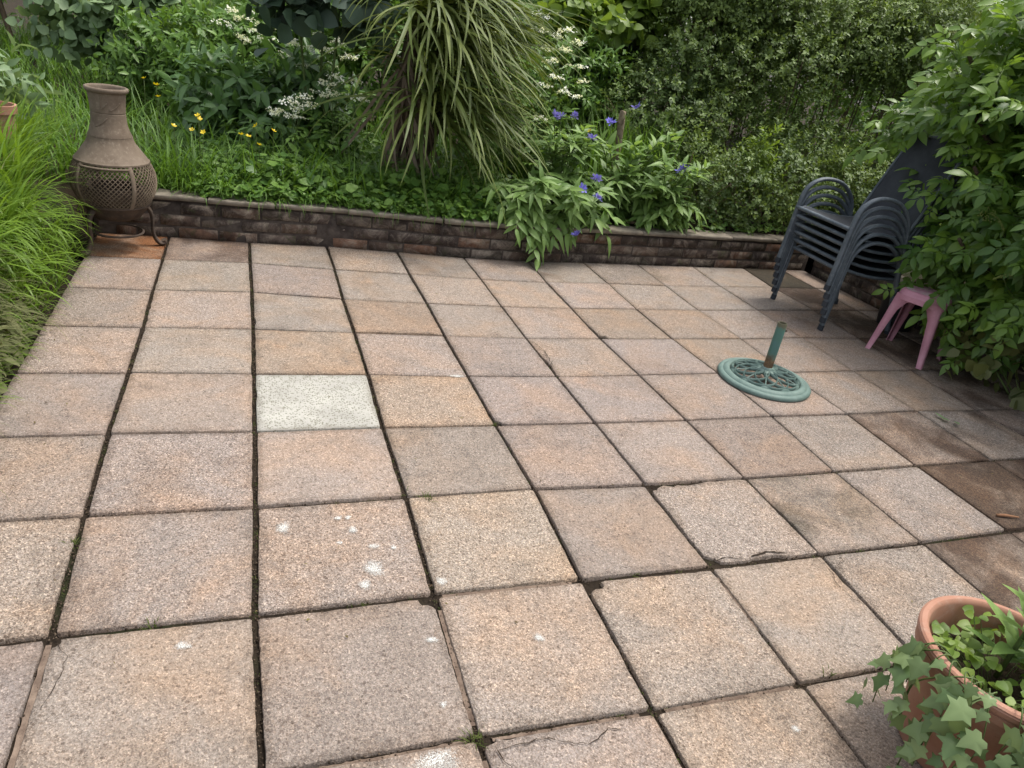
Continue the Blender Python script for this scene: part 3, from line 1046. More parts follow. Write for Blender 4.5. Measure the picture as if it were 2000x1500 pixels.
M_VERD = verdigris()
PX_, PY_ = 1.572, -0.088
pb = thing('parasol_base', (PX_, PY_, 0), 'round green cast iron parasol base with short rusty pole on the paving', 'parasol base')
RB = 0.236
mb = MB().lathe([(RB - .012, 0.003), (RB, .006), (RB + .001, .016), (RB - .006, .025), (RB - .018, .028), (RB - .024, .026), (RB - .030, .033), (RB - .042, .038), (RB - .054, .036), (RB - .058, .030), (RB - .058, .012), (RB - .03, .004)], 56, close=True)
autosmooth(mb.build('outer_ring', M_VERD, pb), 50)


def dome(r):
    return 0.030 + 0.034 * (1 - (r / 0.19) ** 2)


mb = MB().lathe([(.158, dome(.158) - .008), (.164, dome(.164) + .004), (.170, dome(.17) + .004), (.176, dome(.176) - .008)], 48, close=True)
for k in range(10):
    a0 = 2 * math.pi * k / 10
    cx_, cy_ = 0.088 * math.cos(a0), 0.088 * math.sin(a0)
    for rr, w in ((0.083, 0.0085), (0.068, 0.0035)):
        pts = []
        for i in range(25):
            th = 2 * math.pi * i / 24
            x = cx_ + rr * math.cos(th); y = cy_ + rr * math.sin(th)
            pts.append((x, y, dome(math.hypot(x, y)) + (0.001 if rr > .08 else 0.0)))
        if rr > .08:
            mb.tube(pts, w, 6, False, 0, ((0, 0, 1), 0.5))
        else:
            pass
    # leaf rib from hub to ring
    pts = [(r * math.cos(a0 + .31), r * math.sin(a0 + .31), dome(r) + .002) for r in np.linspace(.03, .165, 6)]
    mb.tube(pts, 0.0035, 5, False)
autosmooth(mb.build('lattice', M_VERD, pb), 60)
autosmooth(MB().lathe([(.022, .040), (.052, .056), (.050, .066), (.034, .072), (.029, .082), (.0265, .084), (.022, .084)], 28, close=True).build('hub', M_VERD, pb), 40)
pole = autosmooth(MB().lathe([(.0235, .045), (.0235, .322), (.0225, .324), (.0195, .324), (.0195, .06)], 28, close=True).build('pole', pole_mat(), pb), 40)
autosmooth(MB().lathe([(.0, .300), (.0193, .300), (.0193, .308), (.0, .312)], 24).build('inner_plug', M_STOVE_D, pole), 40)
MB().tube([(.022, -.004, .285), (.034, -.006, .285)], .006, 8).build('grub_screw', M_STOVE_D, pole)

# ---------------- stack of garden chairs (facing -x)
M_CHF = rust_metal('grey_powder_coat', (0.060, 0.074, 0.088), (0.098, 0.116, 0.132), (0.155, 0.175, 0.185), 8, 0.55)
def sling():
    m, nt, out = new_mat('black_sling_fabric')
    vec = pos_vec(nt, False)
    n1 = noise(nt, vec, 7, 4)
    n2 = noise(nt, vec, 380, 2)
    col = mixc(nt, ramp(nt, n1, 0.35, 0.7), (0.020, 0.023, 0.030), (0.042, 0.047, 0.055))
    col = mixc(nt, math_(nt, 'MULTIPLY', ramp(nt, n2, 0.5, 0.7), 0.5), col, (0.012, 0.013, 0.016))
    principled(nt, out, col, 0.75, 0.3, 0.0, bump(nt, n2, 0.4, 0.001))
    return m
M_SLING = sling()


def make_chair():
    t = thing('garden_chair', (0, 0, 0), 'x', 'chair')
    for s in (-1, 1):
        y = s * 0.275
        path = smooth_path([(0.0, y, 0.0), (0.012, y, 0.20), (0.025, y, 0.42), (0.05, y, 0.515), (0.115, y * .995, 0.570), (0.21, y * .985, 0.585), (0.32, y * .98, 0.558), (0.41, y * .98, 0.47), (0.455, y * .98, 0.33), (0.49, y * .985, 0.16), (0.53, y, 0.0)], 5)
        fr = autosmooth(MB().tube(path, 0.0200, 10, True, 0, ((0, 1, 0), 0.62)).build('side_frame', M_CHF, t), 60)
        for (fx) in (0.0, 0.53):
            autosmooth(MB().tube([(fx, y, 0.0), (fx + (.002 if fx == 0 else -.004), y, 0.035)], 0.0220, 10, True, 0, ((0, 1, 0), 0.7)).build('foot_cap', M_SLING, fr), 50)
    def seat_pt(u, v):
        x = 0.015 + 0.45 * u
        z = 0.412 - 0.045 * u - 0.02 * math.sin(math.pi * u) - 0.018 * math.cos(math.pi * v / 2) ** 2 * math.sin(math.pi * min(1, u + .1))
        if u < 0.12: z -= 0.9 * (0.12 - u) ** 2 * 2
        return (x, v * 0.235, z)
    def back_pt(u, v):
        x = 0.455 + 0.235 * u + 0.02 * math.cos(math.pi * v / 2)
        z = 0.345 + 0.60 * u
        return (x, v * (0.235 - 0.015 * u ** 3), z)
    for nm, fn in (('seat', seat_pt), ('backrest', back_pt)):
        nu, nv = 14, 10
        V = [fn(i / nu, -1 + 2 * j / nv) for i in range(nu + 1) for j in range(nv + 1)]
        F = [(i * (nv + 1) + j, (i + 1) * (nv + 1) + j, (i + 1) * (nv + 1) + j + 1, i * (nv + 1) + j + 1) for i in range(nu) for j in range(nv)]
        k = len(V)
        dn = (0, 0, -0.004) if nm == 'seat' else (0.004, 0, -0.0015)
        V2 = [(p[0] + dn[0], p[1], p[2] + dn[2]) for p in V]
        F2 = [tuple(reversed([a + k for a in f])) for f in F]
        p_ = autosmooth(MB().add(V + V2, F + F2).build(nm, M_SLING, t), 60)
        for s in (-1, 1):
            pts = [fn(i / nu, s * 1.0) for i in range(nu + 1)]
            autosmooth(MB().tube([(q[0], q[1] + s * .008, q[2] - (.006 if nm == 'seat' else 0)) for q in pts], 0.0105, 8).build('side_rail', M_CHF, p_), 60)
    # front and rear cross rails, top rail of the back
    q0 = [(0.018, y, 0.385) for y in np.linspace(-.272, .272, 6)]
    autosmooth(MB().tube(q0, 0.013, 8).build('cross_rail', M_CHF, t), 60)
    q1 = [(0.462, y, 0.335) for y in np.linspace(-.268, .268, 6)]
    autosmooth(MB().tube(q1, 0.012, 8).build('cross_rail', M_CHF, t), 60)
    q2 = [back_pt(1.0, v) for v in np.linspace(-1, 1, 9)]
    autosmooth(MB().tube(q2, 0.0115, 8).build('top_rail', M_CHF, t), 60)
    return t


def copy_tree(o, parent=None):
    c = o.copy()
    COL.objects.link(c)
    c.parent = parent
    for ch in list(o.children):
        copy_tree(ch, c)
    return c


chair0 = make_chair()
NCH = 6
ch_lab = ['bottom black garden chair of the stack, its feet on the paving', 'black garden chair second from the bottom of the stack', 'black garden chair third from the bottom of the stack',
          'black garden chair third from the top of the stack', 'black garden chair second from the top of the stack', 'topmost black garden chair of the stack, its seat in view']
for i in range(NCH):
    o = chair0 if i == 0 else copy_tree(chair0)
    o.location = (2.548 - 0.0135 * i, 0.888 + random.uniform(-.004, .004), 0.0015 + 0.0535 * i)
    o.rotation_euler = (0, 0, math.radians(-3.6 + random.uniform(-.5, .5)))
    tag(o, ch_lab[i], 'chair', 'stacked garden chairs')

# ---------------- pink plastic stool
def pink():
    m, nt, out = new_mat('faded_pink_plastic')
    vec = pos_vec(nt, False)
    n1 = noise(nt, vec, 11, 5, 0.7)
    n2 = noise(nt, vec, 60, 4, 0.7)
    col = mixc(nt, ramp(nt, n1, 0.35, 0.65), (0.33, 0.145, 0.190), (0.39, 0.195, 0.240))
    col = mixc(nt, math_(nt, 'MULTIPLY', ramp(nt, n2, 0.52, 0.68), 0.30), col, (0.30, 0.13, 0.17))
    principled(nt, out, col, 0.55, 0.4)
    return m
M_PINK = pink()
def pink_top():
    m, nt, out = new_mat('lichen_stained_pink_plastic')
    vec = pos_vec(nt, False)
    n1 = noise(nt, vec, 16, 6, 0.75)
    n2 = noise(nt, vec, 70, 4, 0.7)
    col = mixc(nt, ramp(nt, n2, 0.4, 0.6), (0.40, 0.17, 0.25), (0.46, 0.25, 0.31))
    col = mixc(nt, ramp(nt, n1, 0.47, 0.60), col, (0.42, 0.38, 0.34))
    principled(nt, out, col, 0.8, 0.2)
    return m
ang = math.atan2(-0.92, 0.39) + math.pi / 2
sto = thing('plastic_stool', (2.885, 0.262, 0), 'faded pink plastic stool with stained top beside the stacked chairs', 'stool', None, ang)
H = 0.405
def sq(r, z, n=24, p=5.0):
    out_ = []
    for k in range(n):
        th = 2 * math.pi * (k + .5) / n
        c_, s_ = math.cos(th), math.sin(th)
        f = (abs(c_) ** p + abs(s_) ** p) ** (-1 / p)
        out_.append((r * f * c_, r * f * s_, z))
    return out_
V, F = [], []
rings = [sq(.112, H), sq(.124, H - .003), sq(.131, H - .012), sq(.134, H - .030), sq(.137, H - .032), sq(.140, H - .062), sq(.136, H - .062), sq(.126, H - .014), sq(.0, H - .012)]
for rg_ in rings: V += rg_
for i in range(len(rings) - 1):
    for k in range(24):
        k2 = (k + 1) % 24
        F.append((i * 24 + k, (i + 1) * 24 + k, (i + 1) * 24 + k2, i * 24 + k2))
seat_o = autosmooth(MB().add(V, F).build('seat_skirt', M_PINK, sto), 50)
V = sq(.112, H + .0006); V.append((0, 0, H + .001)); 
autosmooth(MB().add(V, [(24, k, (k + 1) % 24) for k in range(24)]).build('seat_top', pink_top(), sto), 50)
for sx in (-1, 1):
    for sy in (-1, 1):
        mb = MB()
        # L-section leg, wide at the top, flaring outwards
        def corner(z):
            t = 1 - z / (H - .04)
            return 0.130 + 0.040 * t
        zs = [H - .030, H - .075, H - .13, H - .22, 0.10, 0.0]
        ws = [0.140, 0.074, 0.050, 0.042, 0.036, 0.029]
        for ax in (0, 1):
            V = []
            for z, w in zip(zs, ws):
                c_ = corner(z)
                for dd in (0, 1):
                    for th in (0, 0.004):
                        a_ = c_ - th; b_ = c_ - w * dd - (0 if ax == 0 else .004 * (1 - dd))
                        p = (a_, b_) if ax == 0 else (b_, a_)
                        V.append((sx * p[0], sy * p[1], z))
            F = []
            for i in range(len(zs) - 1):
                a = i * 4; b = a + 4
                F += [(a, b, b + 2, a + 2), (a + 1, a + 3, b + 3, b + 1), (a, a + 1, b + 1, b), (a + 2, b + 2, b + 3, a + 3)]
            k = (len(zs) - 1) * 4
            F += [(k, k + 2, k + 3, k + 1)]
            mb.add(V, F)
        mb.build('leg', M_PINK, sto)

# ---------------- black bucket in the dark corner behind the stool
M_BLACK = simple_mat('black_plastic', (0.010, 0.010, 0.011), (0.018, 0.018, 0.019), 12, 0.5, 0.4)
bk = thing('plant_tub', (3.25, 0.72, 0), 'black plastic plant tub in the shade between stool and chairs', 'tub')
autosmooth(MB().lathe([(.0, .004), (.11, .004), (.135, .23), (.148, .232), (.148, .25), (.138, .25), (.130, .235), (.106, .02), (0, .02)], 32).build('tub_body', M_BLACK, bk), 40)
autosmooth(MB().lathe([(.0, .205), (.128, .205)], 28).build('compost', M_BED, bk), 40)

# ================================================================== vegetation toolkit
def leaf_template(L, W, seg=4, fold=0.25, droop=0.25, shape='lance', serr=0.0, seed=0):
    """a leaf lying along +y from the origin, normal +z; midrib and two halves"""
    rg = random.Random(seed)
    V, F = [], []
    for i in range(seg + 1):
        t = i / seg
        if shape == 'lance': w = math.sin(math.pi * min(1, t ** 0.75)) ** 0.9
        elif shape == 'round': w = math.sin(math.pi * t ** 0.6) ** 0.55 if 0 < t < 1 else 0
        elif shape == 'strap': w = min(1.0, 0.6 + 1.2 * t) * (1 - t ** 3)
        else: w = math.sin(math.pi * t)
        w = max(w, 0.0) * W / 2
        y = L * t
        z = -droop * L * t * t
        s = 1 + (serr * (1 if i % 2 else -1))
        V += [(-w * s, y, z + fold * w), (0, y, z), (w * s, y, z + fold * w)]
    for i in range(seg):
        a = 3 * i
        F += [(a, a + 1, a + 4, a + 3), (a + 1, a + 2, a + 5, a + 4)]
    return np.array(V), F


def tmerge(parts):
    """merge [(V,F,matrix3,offset,tint)] into one template"""
    V, F, T, n = [], [], [], 0
    for (v, f, M, o, t) in parts:
        vv = v @ np.array(M).T + np.array(o)
        V.append(vv); F += [tuple(i + n for i in ff) for ff in f]; T += [t] * len(vv)
        n += len(vv)
    return np.vstack(V), F, np.array(T)


def rotx(a): c, s = math.cos(a), math.sin(a); return np.array([[1, 0, 0], [0, c, -s], [0, s, c]])
def roty(a): c, s = math.cos(a), math.sin(a); return np.array([[c, 0, s], [0, 1, 0], [-s, 0, c]])
def rotz(a): c, s = math.cos(a), math.sin(a); return np.array([[c, -s, 0], [s, c, 0], [0, 0, 1]])


def frames(D, Nn):
    """(N,3) axis directions and rough normals -> (N,3,3) with columns side, axis, normal"""
    D = D / np.linalg.norm(D, axis=1, keepdims=True)
    S = np.cross(D, Nn)
    S /= np.maximum(np.linalg.norm(S, axis=1, keepdims=True), 1e-6)
    U = np.cross(S, D)
    return np.stack([S, D, U], axis=2)


def scatter(tv, tf, R, T, S, tint, tt=None):
    """join N copies of a template -> arrays"""
    n, k = len(T), len(tv)
    V = np.einsum('nij,kj->nki', R, tv) * np.asarray(S).reshape(n, 1, 1) + T[:, None, :]
    loops0 = np.array([i for f in tf for i in f])
    tot0 = np.array([len(f) for f in tf])
    loops = (loops0[None, :] + (np.arange(n) * k)[:, None]).ravel()
    tot = np.tile(tot0, n)
    ti = np.repeat(np.asarray(tint), k)
    if tt is not None:
        ti = ti + np.tile(tt, n)
    return V.reshape(-1, 3), loops, tot, ti


def join_arrays(parts):
    V, Lp, To, Ti, off = [], [], [], [], 0
    for v, l, t, ti in parts:
        V.append(v); Lp.append(l + off); To.append(t); Ti.append(ti)
        off += len(v)
    return np.vstack(V), np.concatenate(Lp), np.concatenate(To), np.concatenate(Ti)


def mass(name, parts, mat, parent, base, kind='stuff', smooth=False):
    V, Lp, To, Ti = join_arrays(parts)
    me = fast_mesh(name, V - np.array(base), Lp, To, mat, Ti, smooth)
    o = link(bpy.data.objects.new(name, me), parent)
    if kind: tag(o, kind=kind)
    return o


def unit(n):
    v = rng.normal(size=(n, 3))
    return v / np.linalg.norm(v, axis=1, keepdims=True)


def place_leaves(parent, base, templates, R, T, S, tint, mat, nmax=300, pname='leaf', sname='foliage', which=None):
    """nearest leaves as single parts sharing mesh data, the rest joined as one part"""
    n = len(T)
    which = rng.integers(0, len(templates), n) if which is None else which
    dist = np.linalg.norm(T - CAM, axis=1) / np.asarray(S)
    order = np.argsort(dist)
    near = order[:nmax]; far = order[nmax:]
    meshes = []
    for (tv, tf, *tt) in templates:
        me = fast_mesh(pname, tv, [i for f in tf for i in f], [len(f) for f in tf], mat, tt[0] if tt else np.zeros(len(tv)), True)
        meshes.append(me)
    for i in near:
        o = bpy.data.objects.new(pname, meshes[which[i]])
        M = Matrix(R[i].tolist()).to_4x4()
        M = Matrix.Translation(Vector(T[i] - np.array(base))) @ M @ Matrix.Scale(float(S[i]), 4)
        o.matrix_local = M
        o['otint'] = float(tint[i])
        link(o, parent)
    if len(far):
        parts = []
        for k, tpl in enumerate(templates):
            sel = far[which[far] == k]
            if len(sel):
                parts.append(scatter(tpl[0], tpl[1], R[sel], T[sel], S[sel], tint[sel], tpl[2] if len(tpl) > 2 else None))
        mass(sname, parts, mat, parent, base, smooth=True)


def shoots_from_lobes(lobes, n, length, per, droop=0.3, inner=0.45, up=0.35, jitter=0.5):
    """returns leaf positions, leaf axes, normals, outwardness; leaves sit along n shoots that leave the lobes"""
    lob = np.array(lobes, float)
    w = lob[:, 3] * lob[:, 4] + lob[:, 3] * lob[:, 5] + lob[:, 4] * lob[:, 5]
    idx = rng.choice(len(lob), n, p=w / w.sum())
    u = unit(n)
    rr = inner + (1 - inner) * rng.random(n) ** 0.6
    P0 = lob[idx, :3] + u * lob[idx, 3:6] * rr[:, None]
    D = u * 1.0 + np.array([0, 0, up]) + rng.normal(size=(n, 3)) * jitter
    D /= np.linalg.norm(D, axis=1, keepdims=True)
    Ls = length * rng.uniform(0.6, 1.25, n)
    t = (np.arange(per) + 0.5) / per
    pos = P0[:, None, :] + D[:, None, :] * (Ls[:, None] * t)[:, :, None]
    pos[:, :, 2] -= droop * (Ls[:, None] * t) ** 2 / length
    tang = np.repeat(D[:, None, :], per, 1).copy()
    tang[:, :, 2] -= 2 * droop * (Ls[:, None] * t) / length
    tang /= np.linalg.norm(tang, axis=2, keepdims=True)
    ref = unit(n)
    side = np.cross(tang, ref[:, None, :]); side /= np.maximum(np.linalg.norm(side, axis=2, keepdims=True), 1e-6)
    b = np.cross(tang, side)
    phi = np.arange(per) * 2.4 + rng.random((n, 1)) * 6.28
    out = side * np.cos(phi)[:, :, None] + b * np.sin(phi)[:, :, None]
    ax = out * 0.85 + tang * 0.65 + rng.normal(size=out.shape) * 0.15
    nr = tang * 0.8 + np.array([0, 0, 0.9]) - out * 0.3 + rng.normal(size=out.shape) * 0.25
    tip = np.repeat(t[None, :], n, 0)
    return pos.reshape(-1, 3), ax.reshape(-1, 3), nr.reshape(-1, 3), tip.ravel(), np.repeat(rr, per), (P0, D, Ls)


def inside_patio(P, z=0.0, margin=0.0):
    return (P[:, 0] > -1.76 + margin) & (P[:, 0] < 3.44) & (P[:, 1] < 1.78) & (P[:, 1] > -4)


def bush(name, base, lobes, label, cat, n, length, per, tv, tf, size, mat, stem_mat=None, group=None, droop=0.3, inner=0.45, up=0.35,
         tint_fn=None, part='foliage', nstems=None, seed=0, stem_r=0.012, twigs=True, jitter=0.5):
    t = thing(name, base, label, cat, group)
    pos, ax, nr, tip, rr, (P0, D, Ls) = shoots_from_lobes(lobes, n, length, per, droop, inner, up, jitter)
    keep = pos[:, 2] > 0.03
    pos, ax, nr, tip, rr = pos[keep], ax[keep], nr[keep], tip[keep], rr[keep]
    S = size * rng.uniform(0.65, 1.25, len(pos))
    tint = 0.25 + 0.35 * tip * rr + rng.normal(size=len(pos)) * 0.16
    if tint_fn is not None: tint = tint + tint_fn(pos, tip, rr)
    mass(part, [scatter(tv, tf, frames(ax, nr), pos, S, np.clip(tint, 0, 1))], mat, t, base)
    sm = stem_mat or M_TWIG
    mb = MB()
    b = np.array(base)
    for l in lobes:
        c = np.array(l[:3])
        st_ = b + np.array([random.uniform(-.06, .06), random.uniform(-.06, .06), -0.02])
        if nstems == 'wide': st_ = np.array([c[0] * .9 + b[0] * .1, c[1], b[2] - .05])
        mid = (st_ * 0.5 + c * 0.5) + np.array([random.uniform(-.06, .06), random.uniform(-.06, .06), 0.05])
        pts = smooth_path([st_, mid, c, c + np.array([random.uniform(-.1, .1), random.uniform(-.1, .1), l[5] * .6])], 4)
        k = len(pts)
        mb.tube(pts, [stem_r * (1.6 - 1.3 * i / k) for i in range(k)], 6)
    mb.build('stems', sm, t, True, off=base)
    if twigs:
        m2 = MB()
        sel = rng.choice(len(P0), min(len(P0), 260), replace=False)
        for i in sel:
            e = P0[i] + D[i] * Ls[i] * 0.8; e[2] -= droop * (Ls[i] * .8) ** 2 / length
            s_ = P0[i] - D[i] * Ls[i] * 0.8
            m2.tube([s_, P0[i], e], [0.0028, 0.0022, 0.0012], 3, False)
        tag(m2.build('twigs', sm, t, False, off=base), kind='stuff')
    return t


def blades(n, xy_fn, L, W, lean, seg=4, curl=1.2, tint=(0.2, 0.8), dirbias=None, zfn=bed_z):
    """grass blades as one array: arching ribbons"""
    B = np.array([xy_fn() for _ in range(n)])
    z = np.array([zfn(b[0], b[1]) for b in B])
    az = rng.uniform(0, 2 * np.pi, n)
    if dirbias is not None:
        az = np.where(rng.random(n) < dirbias[1], dirbias[0] + rng.normal(size=n) * 0.6, az)
    Ls = L * rng.uniform(0.55, 1.2, n); Ws = W * rng.uniform(0.6, 1.25, n)
    le = lean * rng.uniform(0.2, 1.3, n); cu = curl * rng.uniform(0.4, 1.4, n)
    dx, dy = np.cos(az), np.sin(az)
    V = np.zeros((n, 2 * seg + 1, 3))
    x = np.zeros(n); zz = np.zeros(n)
    for i in range(seg + 1):
        t = i / seg
        th = le + cu * t ** 1.5
        if i > 0:
            x = x + np.sin(th) * Ls / seg; zz = zz + np.cos(th) * Ls / seg
        w = Ws / 2 * (1 - t ** 2.2) * (0.7 + 0.6 * min(t * 2, 1) * (1 - t))
        cx = B[:, 0] + dx * x; cy = B[:, 1] + dy * x; cz = z + zz
        if i < seg:
            V[:, 2 * i] = np.stack([cx - dy * w, cy + dx * w, cz], 1)
            V[:, 2 * i + 1] = np.stack([cx + dy * w, cy - dx * w, cz], 1)
        else:
            V[:, 2 * seg] = np.stack([cx, cy, cz], 1)
    loops0, tot0 = [], []
    for i in range(seg - 1):
        loops0 += [2 * i, 2 * i + 1, 2 * i + 3, 2 * i + 2]; tot0.append(4)
    loops0 += [2 * seg - 2, 2 * seg - 1, 2 * seg]; tot0.append(3)
    k = 2 * seg + 1
    loops = (np.array(loops0)[None, :] + (np.arange(n) * k)[:, None]).ravel()
    ti = np.repeat(rng.uniform(tint[0], tint[1], n), k)
    return V.reshape(-1, 3), loops, np.tile(np.array(tot0), n), ti


# leaf materials (reflectances)
LM_GRASS = leaf_mat('grass_blade', (0.07, 0.14, 0.014), (0.165, 0.27, 0.03), 0.42, 0.45)
LM_LAWN = leaf_mat('meadow_blade', (0.048, 0.11, 0.014), (0.12, 0.225, 0.03), 0.35, 0.5)
LM_DARK = leaf_mat('dark_leaf', (0.045, 0.101, 0.028), (0.120, 0.221, 0.060), 0.28, 0.42, 0.45)
LM_MID = leaf_mat('mid_leaf', (0.056, 0.129, 0.023), (0.161, 0.270, 0.051), 0.32, 0.45)
LM_BLUE = leaf_mat('bluish_leaf', (0.034, 0.061, 0.039), (0.066, 0.108, 0.069), 0.2, 0.5)
LM_PALE = leaf_mat('pale_leaf', (0.095, 0.159, 0.070), (0.215, 0.298, 0.152), 0.30, 0.5)
LM_HEDGE = leaf_mat('hedge_leaf', (0.055, 0.095, 0.031), (0.168, 0.236, 0.063), 0.30, 0.52, 0.30)
LM_ELDER = leaf_mat('elder_leaf', (0.048, 0.115, 0.023), (0.189, 0.304, 0.043), 0.42, 0.42, 0.45)
LM_CORD = leaf_mat('strap_leaf', (0.050, 0.082, 0.015), (0.145, 0.178, 0.045), 0.28, 0.50, 0.28)
LM_DEAD = leaf_mat('dead_leaf', (0.075, 0.050, 0.032), (0.19, 0.145, 0.105), 0.2, 0.7)
LM_CORN = leaf_mat('cornflower_leaf', (0.069, 0.144, 0.030), (0.213, 0.321, 0.093), 0.38, 0.5)
LM_LIME = leaf_mat('lime_leaf', (0.094, 0.165, 0.022), (0.193, 0.275, 0.044), 0.40, 0.45)
LM_WILT = leaf_mat('wilted_leaf', (0.070, 0.085, 0.030), (0.180, 0.185, 0.085), 0.25, 0.7, 0.2)
LM_IVY = leaf_mat('ivy_leaf', (0.076, 0.133, 0.046), (0.203, 0.274, 0.114), 0.25, 0.42, 0.4)
LM_BUD = leaf_mat('green_bud', (0.150, 0.190, 0.045), (0.235, 0.270, 0.080), 0.2, 0.6)
LM_WHITE = leaf_mat('white_petal', (0.72, 0.74, 0.66), (0.84, 0.85, 0.80), 0.35, 0.6, 0.2)
LM_YELL = leaf_mat('yellow_petal', (0.60, 0.42, 0.01), (0.78, 0.60, 0.02), 0.25, 0.4, 0.4)
LM_VIOL = leaf_mat('violet_petal', (0.115, 0.098, 0.483), (0.270, 0.247, 0.759), 0.3, 0.5, 0.2)
# ================================================================== planting
def diamond(L=1.0, W=0.45, fold=0.12, droop=0.12):
    V = np.array([(0, 0, 0), (-W / 2, L * .45, fold * W), (0, L, -droop * L), (W / 2, L * .45, fold * W)])
    return V, [(0, 3, 2), (0, 2, 1)]


DV, DF = diamond()
DVW, DFW = diamond(1.0, 0.62)
LV, LF = leaf_template(1.0, 0.36, 4, 0.25, 0.22, 'lance')
L3V, L3F = leaf_template(1.0, 0.34, 3, 0.25, 0.25, 'lance')
RV, RF = leaf_template(1.0, 0.85, 4, 0.12, 0.18, 'round')
r3V, r3F = leaf_template(1.0, 0.85, 3, 0.12, 0.18, 'round')

# ---------------- meadow grass behind the wall (nobody could count it)
def xy_meadow():
    while True:
        x = random.uniform(-4.2, 0.6); y = 1.98 + random.random() ** 1.5 * 7.5
        if x > -0.5 and y > 2.8 + random.random(): continue
        return (x, y)
def xy_edge():
    x = random.uniform(-1.75, -0.75); return (x, wall_y(x) + random.uniform(0.11, 0.5))
def xy_back():
    return (random.uniform(-0.6, 3.0), random.uniform(2.6, 4.2))
parts = [blades(7500, xy_meadow, 0.44, 0.012, 0.25, 5, 1.3, (0.0, 1.0)),
         blades(900, xy_edge, 0.28, 0.012, 0.45, 5, 1.6, (0.2, 1.0), (-1.4, 0.5)),
         blades(420, lambda: (lambda x: (x, wall_y(x) + random.uniform(.05, .16)))(random.uniform(-1.25, 1.0)), 0.20, 0.007, 0.9, 5, 1.8, (0.2, 1.0), (-1.57, 0.85), lambda x, y: .245),
         blades(1600, xy_back, 0.55, 0.009, 0.15, 4, 0.8, (0.0, 0.7))]
V_, L_, T_, I_ = join_arrays(parts)
o = link(bpy.data.objects.new('meadow_grass', fast_mesh('meadow_grass', V_, L_, T_, LM_LAWN, I_, True)))
tag(o, 'long green meadow grass growing behind the brick wall and chimney stove', 'grass', None, 'stuff')

# ---------------- bright grass bank on the left, hanging over the paving
def xy_bank():
    y = random.uniform(-0.15, 1.75)
    return (-1.86 - max(0, y - .9) * .22 - random.random() ** 1.3 * 0.75, y)
def xy_bank_edge():
    return (random.uniform(-2.02, -1.83), random.uniform(0.2, 1.15))
def bankz(x, y): return bed_z(x, y) + 0.02
parts = [blades(1900, xy_bank, 0.50, 0.0200, 0.14, 7, 1.15, (0.0, 1.0), (-0.35, 0.28), bankz),
         blades(480, xy_bank_edge, 0.36, 0.0160, 0.50, 7, 2.0, (0.3, 1.0), (-0.3, 0.8), bankz)]
parts.append(blades(1100, lambda: (random.uniform(-1.86, -1.755), random.uniform(-1.2, 1.5)), 0.15, 0.008, 0.45, 5, 1.5, (0.0, 0.8), (-0.1, 0.6), lambda x, y: max(-.01, bed_z(x, y))))
def xy_far_bank():
    return (random.uniform(-3.4, -2.1), random.uniform(0.3, 3.0))
parts.append(blades(4200, xy_far_bank, 0.45, 0.010, 0.2, 4, 1.2, (0.1, 0.9), None, bankz))
V_, L_, T_, I_ = join_arrays(parts)
o = link(bpy.data.objects.new('bank_grass', fast_mesh('bank_grass', V_, L_, T_, LM_GRASS, I_, True)))
tag(o, 'bright yellow-green long grass arching over the left edge of the paving', 'grass', None, 'stuff')

# ---------------- wilted cuttings hanging on the left edge
n = 1500
P = np.stack([-1.76 - rng.random(n) ** 1.3 * 0.34, rng.uniform(-0.85, 0.35, n), np.zeros(n)], 1)
P[:, 2] = np.array([bed_z(p[0], p[1]) for p in P]) + rng.random(n) * 0.14 + 0.02
ax = np.stack([rng.uniform(0.0, 1.0, n), rng.normal(size=n) * .6, rng.uniform(-1.0, 0.2, n)], 1)
nr = np.stack([np.ones(n), rng.normal(size=n) * .5, np.ones(n)], 1)
parts = [scatter(LV, LF, frames(ax, nr), P, rng.uniform(.04, .09, n), rng.random(n)),
         blades(900, lambda: (random.uniform(-2.05, -1.78), random.uniform(-0.9, 0.25)), 0.30, 0.005, 0.7, 5, 1.9, (0.1, 1.0), (-0.2, 0.8), lambda x, y: bed_z(x, y) + 0.10),
         blades(260, xy_bank, 0.44, 0.007, 0.35, 6, 1.6, (0.3, 1.0), None, bankz)]
V_, L_, T_, I_ = join_arrays(parts)
o = link(bpy.data.objects.new('wilted_cuttings', fast_mesh('wilted_cuttings', V_, L_, T_, LM_WILT, I_, True)))
tag(o, 'pale wilted weeds and cuttings draped over the lower left paving edge', 'cuttings', None, 'stuff')

